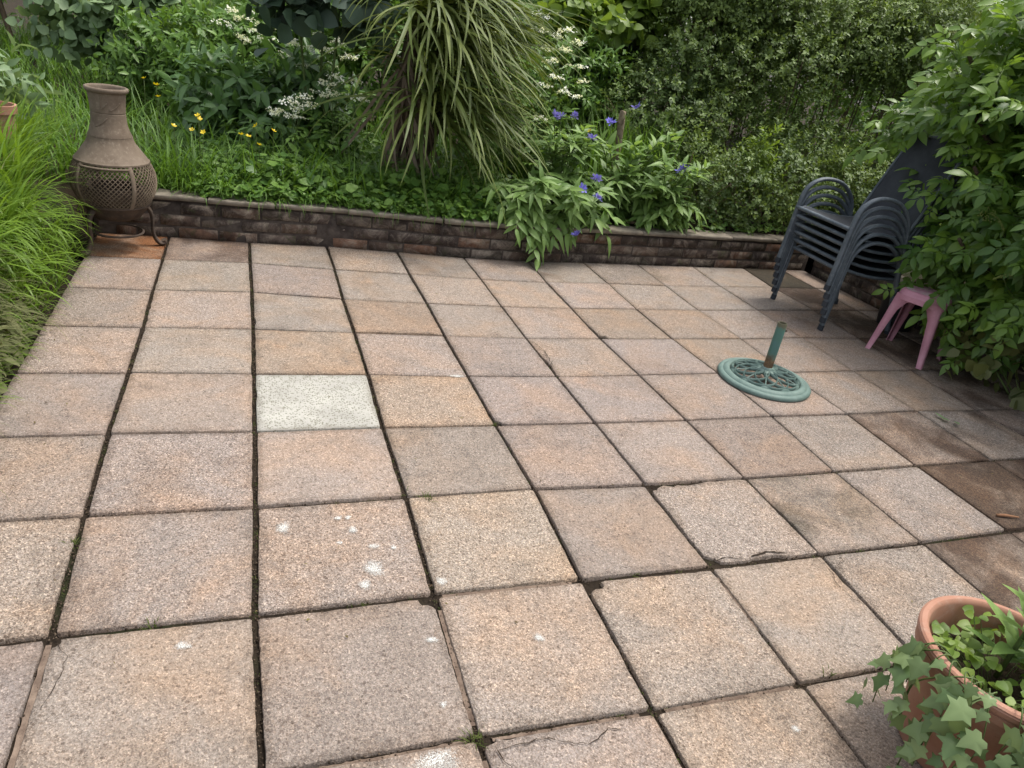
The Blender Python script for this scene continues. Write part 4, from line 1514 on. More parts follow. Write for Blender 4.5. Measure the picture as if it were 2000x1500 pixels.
# ---------------- low ground cover along the back coping
def gc_patch(n, x0, x1, y0, y1, h, tv, tf, s0, s1):
    x = rng.uniform(x0, x1, n); dy = rng.random(n) ** 1.2
    y = np.array([wall_y(a) for a in x]) + y0 + dy * (y1 - y0)
    hh = h * (0.25 + 0.75 * rng.random(n)) * (0.45 + 0.75 * np.minimum(1, dy * 2.0))
    z = np.array([bed_z(a, b) for a, b in zip(x, y)]) + hh + 0.02
    P = np.stack([x, y, z], 1)
    az = rng.uniform(0, 6.283, n)
    ax = np.stack([np.cos(az), np.sin(az) - 0.35, rng.normal(size=n) * .35 - .1], 1)
    nr = np.stack([rng.normal(size=n) * .4, rng.normal(size=n) * .4 - .35, np.ones(n)], 1)
    return scatter(tv, tf, frames(ax, nr), P, rng.uniform(s0, s1, n), rng.random(n) ** 1.3)
parts = [gc_patch(5200, -1.2, 1.0, 0.03, 0.75, 0.17, r3V, r3F, .022, .045),
         gc_patch(420, -0.95, 0.7, 0.03, 0.50, 0.19, RV, RF, .05, .085),
         gc_patch(2600, -0.3, 1.0, 0.06, 0.32, 0.08, r3V, r3F, .014, .026),
         gc_patch(1200, 0.5, 3.3, 0.10, 0.8, 0.12, r3V, r3F, .025, .05),
         gc_patch(900, -1.1, 0.9, 0.3, 1.1, 0.30, L3V, L3F, .06, .12)]
V_, L_, T_, I_ = join_arrays(parts)
o = link(bpy.data.objects.new('ground_cover', fast_mesh('ground_cover', V_, L_, T_, LM_MID, I_, True)))
tag(o, 'low leafy ground cover spilling onto the coping of the back wall', 'ground cover', None, 'stuff')

# ---------------- shrubs and backdrop
lit_top_tint = lambda pos, tip, rr: 0.20 * np.sin(pos[:, 0] * 4.1 + 1.0) * np.sin(pos[:, 2] * 4.7 + pos[:, 1] * 3.0) + 0.34 * np.clip((pos[:, 2] - 1.2) / 1.0, 0, 1) + 0.25 * (tip > 0.75) * (rng.random(len(pos)) < 0.5) - 0.05  # lighter upward: sunlit top painted in; mottling and young tips are leaf colour
hedge_lobes = []
rg = random.Random(5)
for i in range(46):
    x = rg.uniform(2.25, 5.6)
    zz = 0.25 + rg.random() ** 0.8 * 1.95
    yy = 2.75 + 0.42 * max(0, zz - 0.9) + rg.uniform(-.25, .30)
    if x < 3.0: yy += (3.0 - x) * 0.35; 
    if x < 2.55 and zz > 1.0: x += .4
    r_ = rg.uniform(.24, .44)
    hedge_lobes.append((x, yy, zz, r_ * 1.15, r_, r_))
for i in range(14):      # low skirt that reaches the coping
    x = 2.35 + i * 0.20
    hedge_lobes.append((x, 2.10 + 0.012 * i + rg.uniform(-.05, .1) + max(0, 2.6 - x) * .6, 0.38 + rg.uniform(0, .35), .24, .22, .24))
bush('small_leaved_shrub', (3.6, 3.0, 0.2), hedge_lobes, 'large rounded shrub with tiny olive leaves behind the stacked chairs', 'shrub', 11000, 0.20, 13, DVW, DFW, 0.036, LM_HEDGE, None, None, 0.25, 0.45, 0.35, lit_top_tint, stem_r=0.006, nstems='wide')

# fresh lime shoot in front of the dark shrub
bush('lime_shoot', (2.95, 2.25, 0.25), [(2.93, 2.25, 0.86, .07, .06, .16), (2.98, 2.24, 0.70, .09, .07, .10)], 'fresh lime green leafy shoot in front of the dark shrub', 'shoot', 60, 0.12, 9, L3V, L3F, 0.055, LM_LIME, M_STEM, None, 0.2, 0.2, 0.8, twigs=False, stem_r=0.004)

# tall backdrop behind everything
bl = []
rg = random.Random(11)
for i in range(40):
    x = rg.uniform(-6.5, 10.5); bl.append((x, 8.2 + rg.uniform(-.8, .8), rg.uniform(.4, 4.0), rg.uniform(.8, 1.3), .8, rg.uniform(.7, 1.1)))
for i in range(26):
    bl.append((7.2 + rg.uniform(-.5, .6), rg.uniform(-4.5, 8.0), rg.uniform(.4, 3.6), .8, rg.uniform(.8, 1.2), rg.uniform(.7, 1.1)))
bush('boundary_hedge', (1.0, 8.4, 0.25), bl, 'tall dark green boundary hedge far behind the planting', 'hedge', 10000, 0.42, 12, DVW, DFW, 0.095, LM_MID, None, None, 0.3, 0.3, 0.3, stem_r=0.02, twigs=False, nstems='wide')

def simple_bush(name, label, base, lobes, n, size, mat, tv=LV, tf=LF, length=.25, per=8, cat='shrub', up=.35, droop=.35, **k):
    return bush(name, base, lobes, label, cat, n, length, per, tv, tf, size, mat, M_STEM, None, droop, .35, up, twigs=False, **k)

# leafy peony-like clump behind the buttercups
simple_bush('peony_plant', 'dark leafy clump with pointed leaves right of the chimney stove', (-0.75, 3.05, .23),
            [(-0.95, 3.1, .62, .30, .25, .26), (-0.62, 3.05, .72, .30, .25, .26), (-0.40, 2.95, .62, .24, .22, .24), (-0.7, 2.9, .48, .35, .25, .2), (-1.15, 3.3, .62, .25, .25, .22)], 330, .125, LM_DARK, per=9, stem_r=.006)
simple_bush('leafy_shrub', 'mid green divided-leaf shrub above the chimney stove', (-1.15, 4.3, .25),
            [(-1.6, 4.3, .75, .35, .3, .30), (-1.2, 4.2, .85, .40, .35, .30), (-0.8, 4.3, .9, .40, .35, .32), (-1.0, 4.0, .6, .5, .3, .25)], 900, .075, LM_MID, per=10, length=.22, stem_r=.008)
simple_bush('pale_shrub', 'pale silvery green shrub at the top left corner', (-2.1, 4.9, .25),
            [(-1.9, 4.7, .98, .30, .3, .22), (-2.25, 4.8, 1.0, .28, .3, .22), (-1.6, 4.9, 1.05, .28, .3, .22)], 260, .10, LM_PALE, per=8, tv=RV, tf=RF, stem_r=.006)
simple_bush('pale_leafy_plant', 'pale green leafy plant at the left edge above the bright grass', (-2.45, 2.2, .25),
            [(-2.35, 2.15, .72, .22, .22, .14), (-2.6, 2.2, .78, .25, .25, .16), (-2.5, 1.9, .62, .22, .2, .14)], 150, .095, LM_PALE, per=8, stem_r=.005)
# hazel with big dark leaves hanging in at the top
simple_bush('hazel_bush', 'hazel branch with large dark bluish leaves hanging in beside the cordyline', (-0.45, 2.75, .23),
            [(-0.60, 2.6, 1.40, .20, .14, .10), (-0.34, 2.6, 1.43, .22, .14, .10), (-0.45, 2.7, 1.65, .5, .3, .22)], 120, .12, LM_BLUE, tv=RV, tf=RF, per=6, length=.22, stem_r=.007)
# green mass behind the cordyline and the umbels
simple_bush('bramble_thicket', 'tangled green thicket behind the cordyline', (0.3, 4.2, .25),
            [(-0.4, 4.2, .7, .45, .35, .4), (0.2, 4.3, .9, .5, .35, .5), (0.8, 4.3, 1.0, .5, .35, .5), (1.4, 4.2, 1.1, .5, .35, .5), (-0.1, 4.4, 1.4, .5, .4, .4), (0.9, 4.5, 1.6, .6, .4, .4), (1.7, 4.4, 1.7, .5, .4, .4), (-0.6, 4.6, 1.2, .5, .4, .35)], 1900, .085, LM_MID, per=9, stem_r=.009)
simple_bush('maple_sapling', 'bright green lobed-leaf sapling at the top beside the umbels', (2.0, 3.7, .25),
            [(1.75, 3.6, 1.55, .28, .25, .16), (2.1, 3.6, 1.65, .35, .28, .18), (2.35, 3.7, 1.8, .3, .25, .2)], 260, .10, LM_LIME, tv=RV, tf=RF, per=7, length=.2, stem_r=.007)
simple_bush('ivy_thicket', 'dark ivy between the lime sapling and the olive shrub', (2.3, 4.0, .25),
            [(2.2, 3.9, 1.2, .28, .2, .30), (2.45, 4.1, 1.5, .3, .2, .35), (2.2, 4.1, .8, .3, .25, .3)], 420, .07, LM_BLUE, tv=RV, tf=RF, per=7, length=.2, stem_r=.009)
simple_bush('fern_clump', 'soft green ferny growth between the umbels and the ornamental grass', (1.35, 3.2, .23),
            [(1.2, 3.1, .95, .3, .2, .25), (1.55, 3.2, 1.1, .3, .2, .3), (1.0, 3.0, .7, .3, .2, .25), (1.85, 3.3, 1.15, .22, .2, .25)], 480, .065, LM_MID, per=9, stem_r=.006)
parts = [blades(620, lambda: (random.gauss(1.95, .24), random.gauss(2.55, .10)), 0.78, 0.012, 0.12, 6, 1.0, (0.1, 1.0))]
V_, L_, T_, I_ = join_arrays(parts)
g = thing('ornamental_grass', (2.0, 2.75, .22), 'tall arching clump of ornamental grass in front of the olive shrub', 'grass clump')
tag(link(bpy.data.objects.new('blades', fast_mesh('blades', V_ - np.array((2.0, 2.75, .22)), L_, T_, LM_LAWN, I_, True)), g), kind='stuff')

# ---------------- cordyline with hanging straps
cb = np.array((0.12, 2.52, 0.21))
cord = thing('cordyline_tree', tuple(cb), 'large strap-leaved cordyline with drooping leaves in the middle of the bed', 'cordyline')
mb = MB()
pts = smooth_path([(0, 0, -.02), (.01, .0, .35), (-.02, -.02, .75), (.03, .0, 1.15), (.10, .0, 1.45)], 5)
mb.tube(pts, [0.075 - .03 * i / len(pts) for i in range(len(pts))], 12)
mb.build('trunk', M_BARK, cord, True)
MB().tube(smooth_path([(.05, -.03, .05), (.16, -.08, .35), (.24, -.12, .62)], 4), .035, 8).build('branch', M_BARK, cord, True)
def strap(L, W, e0, bend, seg=12):
    """leaf that starts at elevation e0 and bends down by `bend`, along +y"""
    V, F = [], []
    y = z = 0.0
    for i in range(seg + 1):
        t = i / seg
        th = e0 - bend * t ** 1.35
        if i:
            y += math.cos(th) * L / seg; z += math.sin(th) * L / seg
        w = W / 2 * (0.55 + 1.2 * min(t, .4)) * (1 - t ** 4) * (1 if t < .98 else .2)
        V += [(-w, y, z + .14 * w), (0, y, z), (w, y, z + .14 * w)]
    for i in range(seg):
        a = 3 * i
        F += [(a, a + 1, a + 4, a + 3), (a + 1, a + 2, a + 5, a + 4)]
    return np.array(V), F, np.linspace(0, .15, len(V))
ST = [strap(1.02, .027, .62, 1.45), strap(.98, .026, .45, 1.50), strap(1.08, .024, .22, 1.05), strap(.95, .027, .85, 1.95), strap(1.0, .024, .0, .95), strap(1.12, .023, .45, .95), strap(.98, .025, -.28, .75), strap(.85, .026, 1.0, 2.3)]
crowns = [((.10, -.02, 1.22), 160), ((.15, -.08, .95), 130), ((.15, -.12, .62), 150), ((.24, -.04, 1.10), 80), ((.0, -.08, 1.15), 60), ((.02, -.10, .75), 40)]
R_, T__, S_, ti, wh = [], [], [], [], []
for (cx, cy, cz), k in crowns:
    for i in range(k):
        a = random.gauss(-0.38, .60) if random.random() < .72 else random.gauss(-1.75, .8)
        e = random.uniform(-.22, .22)
        R_.append(rotz(a - math.pi / 2) @ rotx(e) @ roty(random.uniform(-.5, .5)))
        T__.append(cb + np.array((cx + random.uniform(-.04, .04), cy + random.uniform(-.04, .04), cz + random.uniform(-.12, .12))))
        S_.append(random.uniform(.66, 1.08)); ti.append(random.betavariate(1.6, 1.8)); wh.append(random.randrange(len(ST)))
place_leaves(cord, cb, ST, np.array(R_), np.array(T__), np.array(S_), np.array(ti), LM_CORD, 290, 'strap_leaf', 'more_straps', np.array(wh))
DT = [strap(.62, .024, -1.0, .6), strap(.5, .02, -.8, .8), strap(.7, .022, -1.2, .35)]
R_, T__, S_, ti, wh = [], [], [], [], []
for i in range(75):
    a = random.gauss(-1.5, .55)
    zz = random.uniform(.35, 1.1)
    R_.append(rotz(a - math.pi / 2) @ roty(random.uniform(-.6, .6)))
    T__.append(cb + np.array((-.01 + .05 * math.cos(a), .05 * math.sin(a), zz)))
    S_.append(random.uniform(.55, 1.1)); ti.append(random.random() ** .6); wh.append(random.randrange(3))
place_leaves(cord, cb, DT, np.array(R_), np.array(T__), np.array(S_), np.array(ti), LM_DEAD, 75, 'dead_leaf', 'dead_leaves', np.array(wh))

def ray_at(px, py, Y):
    d = np.array(c_fwd) + (px - 1000) / 1407.6 * np.array(c_right) - (py - 750) / 1407.6 * np.array(c_up)
    t = (Y - CAM[1]) / d[1]
    return CAM + t * d
# ---------------- cow parsley
def floret_template(nf=22, R=0.035, seed=0):
    rg = random.Random(seed)
    V, F, T = [], [], []
    for i in range(nf):
        a = rg.uniform(0, 6.283); r = R * math.sqrt(rg.random())
        x, y, z = r * math.cos(a), r * math.sin(a), rg.uniform(-.004, .006) - r * .2
        s = rg.uniform(.0035, .0056)
        tx, ty = rg.uniform(-.5, .5), rg.uniform(-.5, .5)
        k = len(V)
        for (dx, dy) in ((-1, -1), (1, -1), (1, 1), (-1, 1)):
            V.append((x + dx * s, y + dy * s, z + (dx * tx + dy * ty) * s))
        F.append((k, k + 1, k + 2, k + 3))
    return np.array(V), F
FT = [floret_template(13, .026, s) for s in range(4)]
FM = [fast_mesh('umbel', t[0], [i for f in t[1] for i in f], [4] * len(t[1]), LM_WHITE, np.full(len(t[0]), .5)) for t in FT]
FERN = tmerge([(LV * .045, LF, rotz(a), (0, .02 + .02 * k, 0), .0) for k, a in enumerate((1.0, -1.0, .95, -.95, .8, -.8, .5, -.5, 0.0))])


def cow_parsley(base, h, spread, n_umb, label, seed, heads=None):
    rg = random.Random(seed)
    t = thing('cow_parsley', tuple(base), label, 'cow parsley', 'white flowering cow parsley')
    b = np.array(base)
    for k in range(n_umb):
        a = rg.uniform(0, 6.283); rr = spread * math.sqrt(rg.random())
        top = np.array((rr * math.cos(a), rr * math.sin(a) * .7, h * rg.uniform(.72, 1.05)))
        if heads: top = np.array(heads[k]) - b
        pts = smooth_path([(rg.uniform(-.03, .03), rg.uniform(-.03, .03), 0), (top[0] * .25, top[1] * .25, top[2] * .55), tuple(top)], 4)
        MB().tube(pts, [.0032 - .002 * i / len(pts) for i in range(len(pts))], 5).build('stem', M_STEM, t, True)
        for j in range(rg.randint(5, 8)):
            aa = rg.uniform(0, 6.283); r2 = rg.uniform(.01, .065)
            o = bpy.data.objects.new('umbel', rg.choice(FM))
            o.location = (top[0] + r2 * math.cos(aa), top[1] + r2 * math.sin(aa), top[2] + .018 + rg.uniform(-.012, .012) - r2 * .2)
            o.rotation_euler = (rg.uniform(.1, .9), rg.uniform(-.4, .4), rg.uniform(0, 6))
            o.scale = (rg.uniform(.8, 1.2),) * 3
            link(o, t)
    n = 26
    P = np.stack([rng.normal(size=n) * spread * .6, rng.normal(size=n) * spread * .5, rng.uniform(.1, .8, n) * h], 1) + b
    az = rng.uniform(0, 6.283, n)
    ax = np.stack([np.cos(az), np.sin(az), rng.uniform(-.4, .5, n)], 1)
    mass('fern_leaves', [scatter(FERN[0], FERN[1], frames(ax, np.tile((0., -.3, 1.), (n, 1))), P, rng.uniform(.9, 1.7, n), rng.random(n))], LM_MID, t, b, None, True)
    return t


cps = [((-0.55, 2.62, .22), .52, .16, 7, 'cow parsley with the lowest white heads, left of the cordyline trunk'),
       ((-0.28, 2.75, .22), .74, .15, 6, 'cow parsley close behind the cordyline trunk on its left'),
       ((-0.85, 3.45, .24), 1.02, .24, 8, 'cow parsley flowering above the dark pointed-leaf clump'),
       ((-0.35, 3.5, .24), .98, .25, 9, 'cow parsley flowering under the big dark hazel leaves'),
       ((1.02, 2.95, .23), .72, .16, 6, 'low cow parsley just right of the cordyline leaf tips'),
       ((1.30, 3.15, .23), .98, .22, 9, 'cow parsley with many white heads above the blue cornflowers'),
       ((1.55, 3.45, .24), 1.30, .25, 9, 'tall cow parsley near the lime green sapling'),
       ((1.0, 3.6, .24), 1.30, .25, 8, 'tall cow parsley at the top right of the cordyline'),
       ((-1.75, 4.4, .25), .66, .18, 5, 'small cow parsley in the grass at the top left')]
HEADS = {0: ([(545, 222), (562, 198), (583, 232), (600, 205), (528, 218), (575, 214), (590, 190)], 2.34),
         1: ([(640, 165), (660, 152), (622, 185), (690, 160), (706, 192), (648, 182)], 2.45),
         2: ([(480, 40), (500, 62), (520, 78), (455, 22), (540, 52), (470, 75), (430, 45), (510, 25)], 3.2),
         3: ([(600, 92), (640, 100), (562, 112), (620, 70), (660, 84), (590, 130), (680, 112), (575, 85), (645, 130)], 2.95),
         4: ([(1052, 232), (1085, 150), (1060, 170), (1100, 178), (1120, 190), (1075, 120)], 2.50),
         5: ([(1050, 60), (1085, 70), (1100, 100), (1070, 95), (1125, 130), (1110, 60), (1140, 160), (1130, 85), (1060, 30)], 2.75)}
for i, (b, h, sp, nu, lab) in enumerate(cps):
    if i in HEADS:
        pts_, Y_ = HEADS[i]
        hd = [ray_at(px, py, Y_ + random.uniform(-.05, .05)) for px, py in pts_]
        b = (float(np.mean([q[0] for q in hd])), Y_ + .12, b[2])
        cow_parsley(b, float(np.mean([q[2] for q in hd])) - b[2], sp, len(hd), lab, i, hd)
    else:
        cow_parsley(b, h, sp, nu, lab, i)

# ---------------- buttercups
def petal_disc(n=5, r=.013):
    V, F = [(0, 0, 0)], []
    for k in range(n):
        a = 2 * math.pi * k / n
        V += [(r * .8 * math.cos(a - .5), r * .8 * math.sin(a - .5), .004), (r * 1.05 * math.cos(a), r * 1.05 * math.sin(a), .007), (r * .8 * math.cos(a + .5), r * .8 * math.sin(a + .5), .004)]
        F.append((0, 3 * k + 1, 3 * k + 2, 3 * k + 3))
    return np.array(V), F
pv, pf = petal_disc()
BFM = fast_mesh('flower', pv, [i for f in pf for i in f], [4] * 5, LM_YELL, np.linspace(.2, .9, len(pv)))
spots_b = [(-1.10, 2.82, .58, 'buttercup nearest the chimney stove, highest of its group'), (-1.02, 2.78, .555, 'buttercup just right of the highest one by the stove'), (-1.01, 2.74, .50, 'small buttercup low beside the stove group'),
           (-1.06, 2.42, .43, 'buttercup on its own right of the stove belly'), (-0.93, 2.45, .46, 'buttercup in the grass left of the row of three'), (-0.84, 2.5, .53, 'tall buttercup above the dark grass'), (-0.96, 2.36, .41, 'buttercup low in the grass between stove and groundcover'),
           (-0.88, 2.33, .40, 'lower buttercup right of the grass tuft'), (-0.66, 2.30, .435, 'left flower of the buttercup pair before the white umbels'), (-0.63, 2.28, .425, 'right flower of the buttercup pair before the white umbels'),
           (-0.62, 2.22, .365, 'lowest buttercup near the wall coping'), (-0.50, 2.36, .455, 'buttercup furthest right under the white umbels'), (-0.60, 2.42, .49, 'buttercup directly below the white umbels'), (1.44, 2.62, .72, 'single buttercup among the blue cornflowers')]
BPX = [(281, 153), (305, 166), (309, 189), (386, 226), (339, 246), (389, 232), (375, 254), (397, 259), (471, 263), (485, 267), (506, 283), (534, 256), (500, 246), (1152, 256)]
for i, (_x, _y, _z, lab) in enumerate(spots_b):
    x, y, z = ray_at(*BPX[i], 2.45 if i < 3 else (2.06 if i < 13 else 2.0))
    b0 = bed_z(x, y)
    t = thing('buttercup', (x, y, b0), lab, 'buttercup', 'yellow buttercups')
    lx, ly = random.uniform(-.03, .03), random.uniform(-.03, .03)
    MB().tube(smooth_path([(lx, ly, 0), (lx * .3, ly * .3, (z - b0) * .6), (0, 0, z - b0)], 3), .0016, 4).build('stem', M_STEM, t)
    o = bpy.data.objects.new('flower', BFM)
    o.location = (0, 0, z - b0); o.rotation_euler = (random.uniform(.2, .9), random.uniform(-.4, .4), random.uniform(0, 6)); o.scale = (random.uniform(1.15, 1.5),) * 3
    link(o, t)

# ---------------- blue cornflowers tumbling over the wall
def corn_flower_mesh(seed):
    rg = random.Random(seed)
    V, F, T = [], [], []
    for k in range(22):
        a = 2 * math.pi * k / 22 + rg.uniform(-.1, .1); e = rg.uniform(.0, .95); L = rg.uniform(.018, .034)
        d = np.array((math.cos(a) * math.cos(e), math.sin(a) * math.cos(e), math.sin(e))); s = np.array((-math.sin(a), math.cos(a), 0)) * rg.uniform(.003, .006)
        n = len(V)
        V += [tuple(d * .003), tuple(d * L * .75 - s), tuple(d * L * 1.05), tuple(d * L * .75 + s)]
        F.append((n, n + 1, n + 2, n + 3)); tt = rg.random(); T += [tt * .5, tt, tt, tt]
    return fast_mesh('flower', V, [i for f in F for i in f], [4] * len(F), LM_VIOL, T)
CFM = [corn_flower_mesh(s) for s in range(4)]
CLT = [leaf_template(1.0, .31, 6, .3, .40, 'lance'), leaf_template(1.0, .27, 6, .3, .85, 'lance'), leaf_template(1.0, .33, 6, .2, .2, 'lance')]


def cornflower(base, stems, flowers, label, nleaf, seed):
    """stems: list of end points (world); flowers: world points"""
    rg = random.Random(seed)
    t = thing('cornflower_plant', tuple(base), label, 'cornflower', 'blue cornflower clumps')
    b = np.array(base)
    Rr, Tt, Ss, ti = [], [], [], []
    for e in stems:
        e = np.array(e)
        mid = b * .45 + e * .55 + np.array((0, 0, .10 + .2 * max(0, (b[2] - e[2]))))
        pts = smooth_path([b + np.array((rg.uniform(-.06, .06), rg.uniform(-.05, .05), 0)), mid, e], 6)
        MB().tube([tuple(np.array(p) - b) for p in pts], .0034, 5).build('stem', M_STEM, t, True)
        k = max(11, int(nleaf * 1.9 / len(stems)))
        for i in range(k):
            f = (i + .5) / k * .98 + .02
            q = f * (len(pts) - 1); i0 = min(int(q), len(pts) - 2)
            p = np.array(pts[i0]) * (1 - (q - i0)) + np.array(pts[i0 + 1]) * (q - i0)
            tg = np.array(pts[i0 + 1]) - np.array(pts[i0]); tg /= np.linalg.norm(tg)
            az = i * 2.4 + rg.uniform(-.5, .5)
            ax = np.array((math.cos(az), math.sin(az), .15)) + tg * (.5 + .6 * f) + np.array((0, -.15, 0))
            D = ax / np.linalg.norm(ax); nr = np.array((0, 0, 1.0)) + tg * .5 + np.array((rg.uniform(-.3, .3), rg.uniform(-.5, .1), 0))
            Rr.append(frames(D[None], nr[None])[0]); Tt.append(p); Ss.append(rg.uniform(.105, .165) * (1.1 - .3 * f)); ti.append(min(1, max(0, rg.gauss(.35 + .25 * f, .2))))
    place_leaves(t, b, CLT, np.array(Rr), np.array(Tt), np.array(Ss), np.array(ti), LM_CORN, 290, 'leaf', 'more_leaves')
    for i, f in enumerate(flowers):
        f = np.array(f)
        s0 = b * .4 + f * .6 + np.array((0, .02, .0)); s0[2] = min(s0[2], f[2] - .06)
        MB().tube([tuple(s0 - b), tuple((s0 * .4 + f * .6) - b + np.array((.004, 0, 0))), tuple(f - b)], .0022, 4).build('flower_stalk', M_STEM, t)
        o = bpy.data.objects.new('flower', CFM[i % 4])
        o.location = tuple(f - b); o.rotation_euler = (rg.uniform(.3, 1.1), rg.uniform(-.4, .4), rg.uniform(0, 6)); o.scale = (rg.uniform(1.25, 1.65),) * 3
        link(o, t)
    return t


A_ = lambda px, py, Y: ray_at(px, py, Y)
def ends(lst, Y): return [A_(px, py, Y + random.uniform(-.06, .06)) for px, py in lst]
def ends_in(x0, x1, y0, y1, Y, n, slope=0.0):
    return [A_(random.uniform(x0, x1), random.uniform(y0, y1), Y + random.uniform(-.12, .10)) for _ in range(n)]
cornflower((0.93, 2.00, .24), ends_in(960, 1070, 350, 460, 1.76, 13) + ends([(1045, 500), (1030, 470), (1060, 470), (1050, 520), (1005, 455)], 1.60), [],
           'cornflower plant sprawling down over the wall onto the paving', 170, 1)
cornflower((1.28, 1.98, .24), ends_in(1060, 1200, 360, 470, 1.72, 18), [A_(1128, 460, 1.60), A_(1136, 370, 1.62), A_(1166, 388, 1.60), A_(1165, 350, 1.70)],
           'cornflower plant with four blue flowers low against the wall', 170, 2)
cornflower((1.22, 2.20, .23), ends_in(1010, 1165, 245, 380, 2.05, 24), [A_(1084, 228, 2.0), A_(1096, 227, 2.02), A_(1122, 228, 2.0), A_(1155, 271, 1.92)],
           'cornflower clump with the upper left blue flowers beside the cordyline', 240, 3)
cornflower((1.68, 2.16, .23), ends_in(1150, 1320, 255, 400, 2.02, 26), [A_(1244, 212, 2.1), A_(1192, 240, 2.1)],
           'cornflower clump around the wooden stake with two blue flowers', 240, 4)
cornflower((2.02, 2.00, .23), ends_in(1245, 1395, 310, 445, 1.88, 22), [A_(1331, 333, 1.78), A_(1341, 329, 1.80)],
           'cornflower clump with one large double flower at the right end', 220, 5)

# wooden stake
sb = ray_at(1206, 300, 2.32)
stk = thing('wooden_stake', (sb[0], sb[1], .2), 'weathered grey wooden stake sticking up among the cornflowers', 'stake')
tp = ray_at(1217, 224, 2.30) - np.array((sb[0], sb[1], .2))
autosmooth(MB().tube(smooth_path([(-.02, 0, -.05), (0, 0, tp[2] * .5), (tp[0] - .004, tp[1], tp[2] - .03), tuple(tp)], 3), [.026] * 6 + [.027, .030, .029, .016], 9).build('post', M_STUMP, stk), 60)
MB().tube([(tp[0] - .01, tp[1], tp[2] - .07), (tp[0] - .035, tp[1] - .01, tp[2] - .05)], [.012, .007], 6).build('branch_stub', M_STUMP, stk, True)

# ---------------- elder shrub on the right
def elder_leaf(seed):
    rg = random.Random(seed)
    ll, lf = leaf_template(1.0, .46, 5, .22, .25, 'lance')
    parts = [(ll * .115, lf, rotx(-.25), (0, .115, -.01), .0)]
    for k, y in ((0, .045), (1, .09)):
        for s in (-1, 1):
            L = (.085, .10)[k] * rg.uniform(.9, 1.1)
            parts.append((ll * L, lf, rotz(s * (-1.15 + rg.uniform(-.15, .15))) @ rotx(-.15 + rg.uniform(-.2, .15)), (s * .004, y, -y * .08), .0))
    sv = np.array([(-.0018, 0, 0), (.0018, 0, 0), (.0012, .118, -.012), (-.0012, .118, -.012)])
    parts.append((sv, [(0, 1, 2, 3)], np.eye(3), (0, 0, 0), .3))
    return tmerge(parts)
ELT = [elder_leaf(s) for s in range(6)]
elder_lobes = [(3.50, .92, 1.22, .32, .34, .34), (3.62, .70, 1.62, .34, .36, .40), (3.15, .55, 1.28, .18, .18, .20), (3.14, .36, .98, .16, .18, .22), (3.08, .22, .62, .17, .18, .20), (3.14, .68, 1.52, .2, .2, .22), (3.30, .55, 1.85, .22, .22, .22), (3.42, .55, .8, .25, .2, .3), (3.15, .0, .95, .25, .25, .3), (3.2, .15, 1.5, .28, .28, .3), (3.50, .42, 1.10, .38, .38, .44), (3.46, .12, .70, .34, .36, .42), (3.36, -.30, 1.30, .42, .46, .55),
               (3.28, -.36, .55, .32, .38, .38), (3.80, .10, 2.05, .50, .50, .40), (3.7, -.9, 1.4, .65, .6, .9), (4.2, .3, 2.5, .7, .7, .5), (3.5, -1.3, .8, .5, .6, .6), (3.9, -1.7, 1.7, .7, .7, .9), (4.2, .2, 1.5, .5, .9, 1.0), (3.7, -.6, 2.2, .5, .5, .5), (4.0, -1.2, 2.6, .7, .7, .5)]
eb = np.array((3.85, 0.0, 0.18))
elder = thing('elder_bush', tuple(eb), 'big elder bush with broad green leaves overhanging the right side of the patio', 'elder')
pos, ax, nr, tip, rr, (P0, D, Ls) = shoots_from_lobes(elder_lobes, 2300, .28, 5, .35, .35, .35, .45)
outw = pos - np.array((3.9, 0.1, 1.0))
ax = ax * .8 + outw / np.linalg.norm(outw, axis=1, keepdims=True) * .5 + np.array((0, 0, -.18))
nr = np.tile((-.55, -.40, 1.0), (len(pos), 1)) + rng.normal(size=pos.shape) * .28
ti = np.clip(0.14 + .34 * tip * rr + .50 * np.clip((pos[:, 2] - 1.1) / 1.0, 0, 1) * (tip > .4) + rng.normal(size=len(pos)) * .16 + np.repeat((rng.random(len(Ls)) < .22) * .38, 5), 0, 1)  # tint rises with height: sunlit upper leaves painted in, plus young shoots
keep = pos[:, 2] > .12
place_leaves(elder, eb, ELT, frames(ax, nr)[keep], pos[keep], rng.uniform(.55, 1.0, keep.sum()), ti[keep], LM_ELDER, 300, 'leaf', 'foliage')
mb = MB()
for l in elder_lobes:
    c = np.array(l[:3]) - eb
    s0 = np.array((random.uniform(-.1, .1), random.uniform(-.15, .15), -.03))
    pts = smooth_path([s0, s0 * .4 + c * .45 + np.array((0, 0, .1)), c, c * 1.05 + np.array((-.15, 0, .1))], 4)
    mb.tube(pts, [.028 - .020 * i / len(pts) for i in range(len(pts))], 7)
mb.build('branches', M_BARK, elder, True)
sel = rng.choice(len(P0), 300, replace=False)
m2 = MB()
for i in sel:
    e = P0[i] + D[i] * Ls[i] * .9; e[2] -= .35 * (Ls[i] * .9) ** 2 / .28
    m2.tube([tuple(P0[i] - D[i] * Ls[i] - eb), tuple(P0[i] - eb), tuple(e - eb)], [.004, .003, .002], 4, False)
tag(m2.build('twigs', M_STEM, elder), kind='stuff')
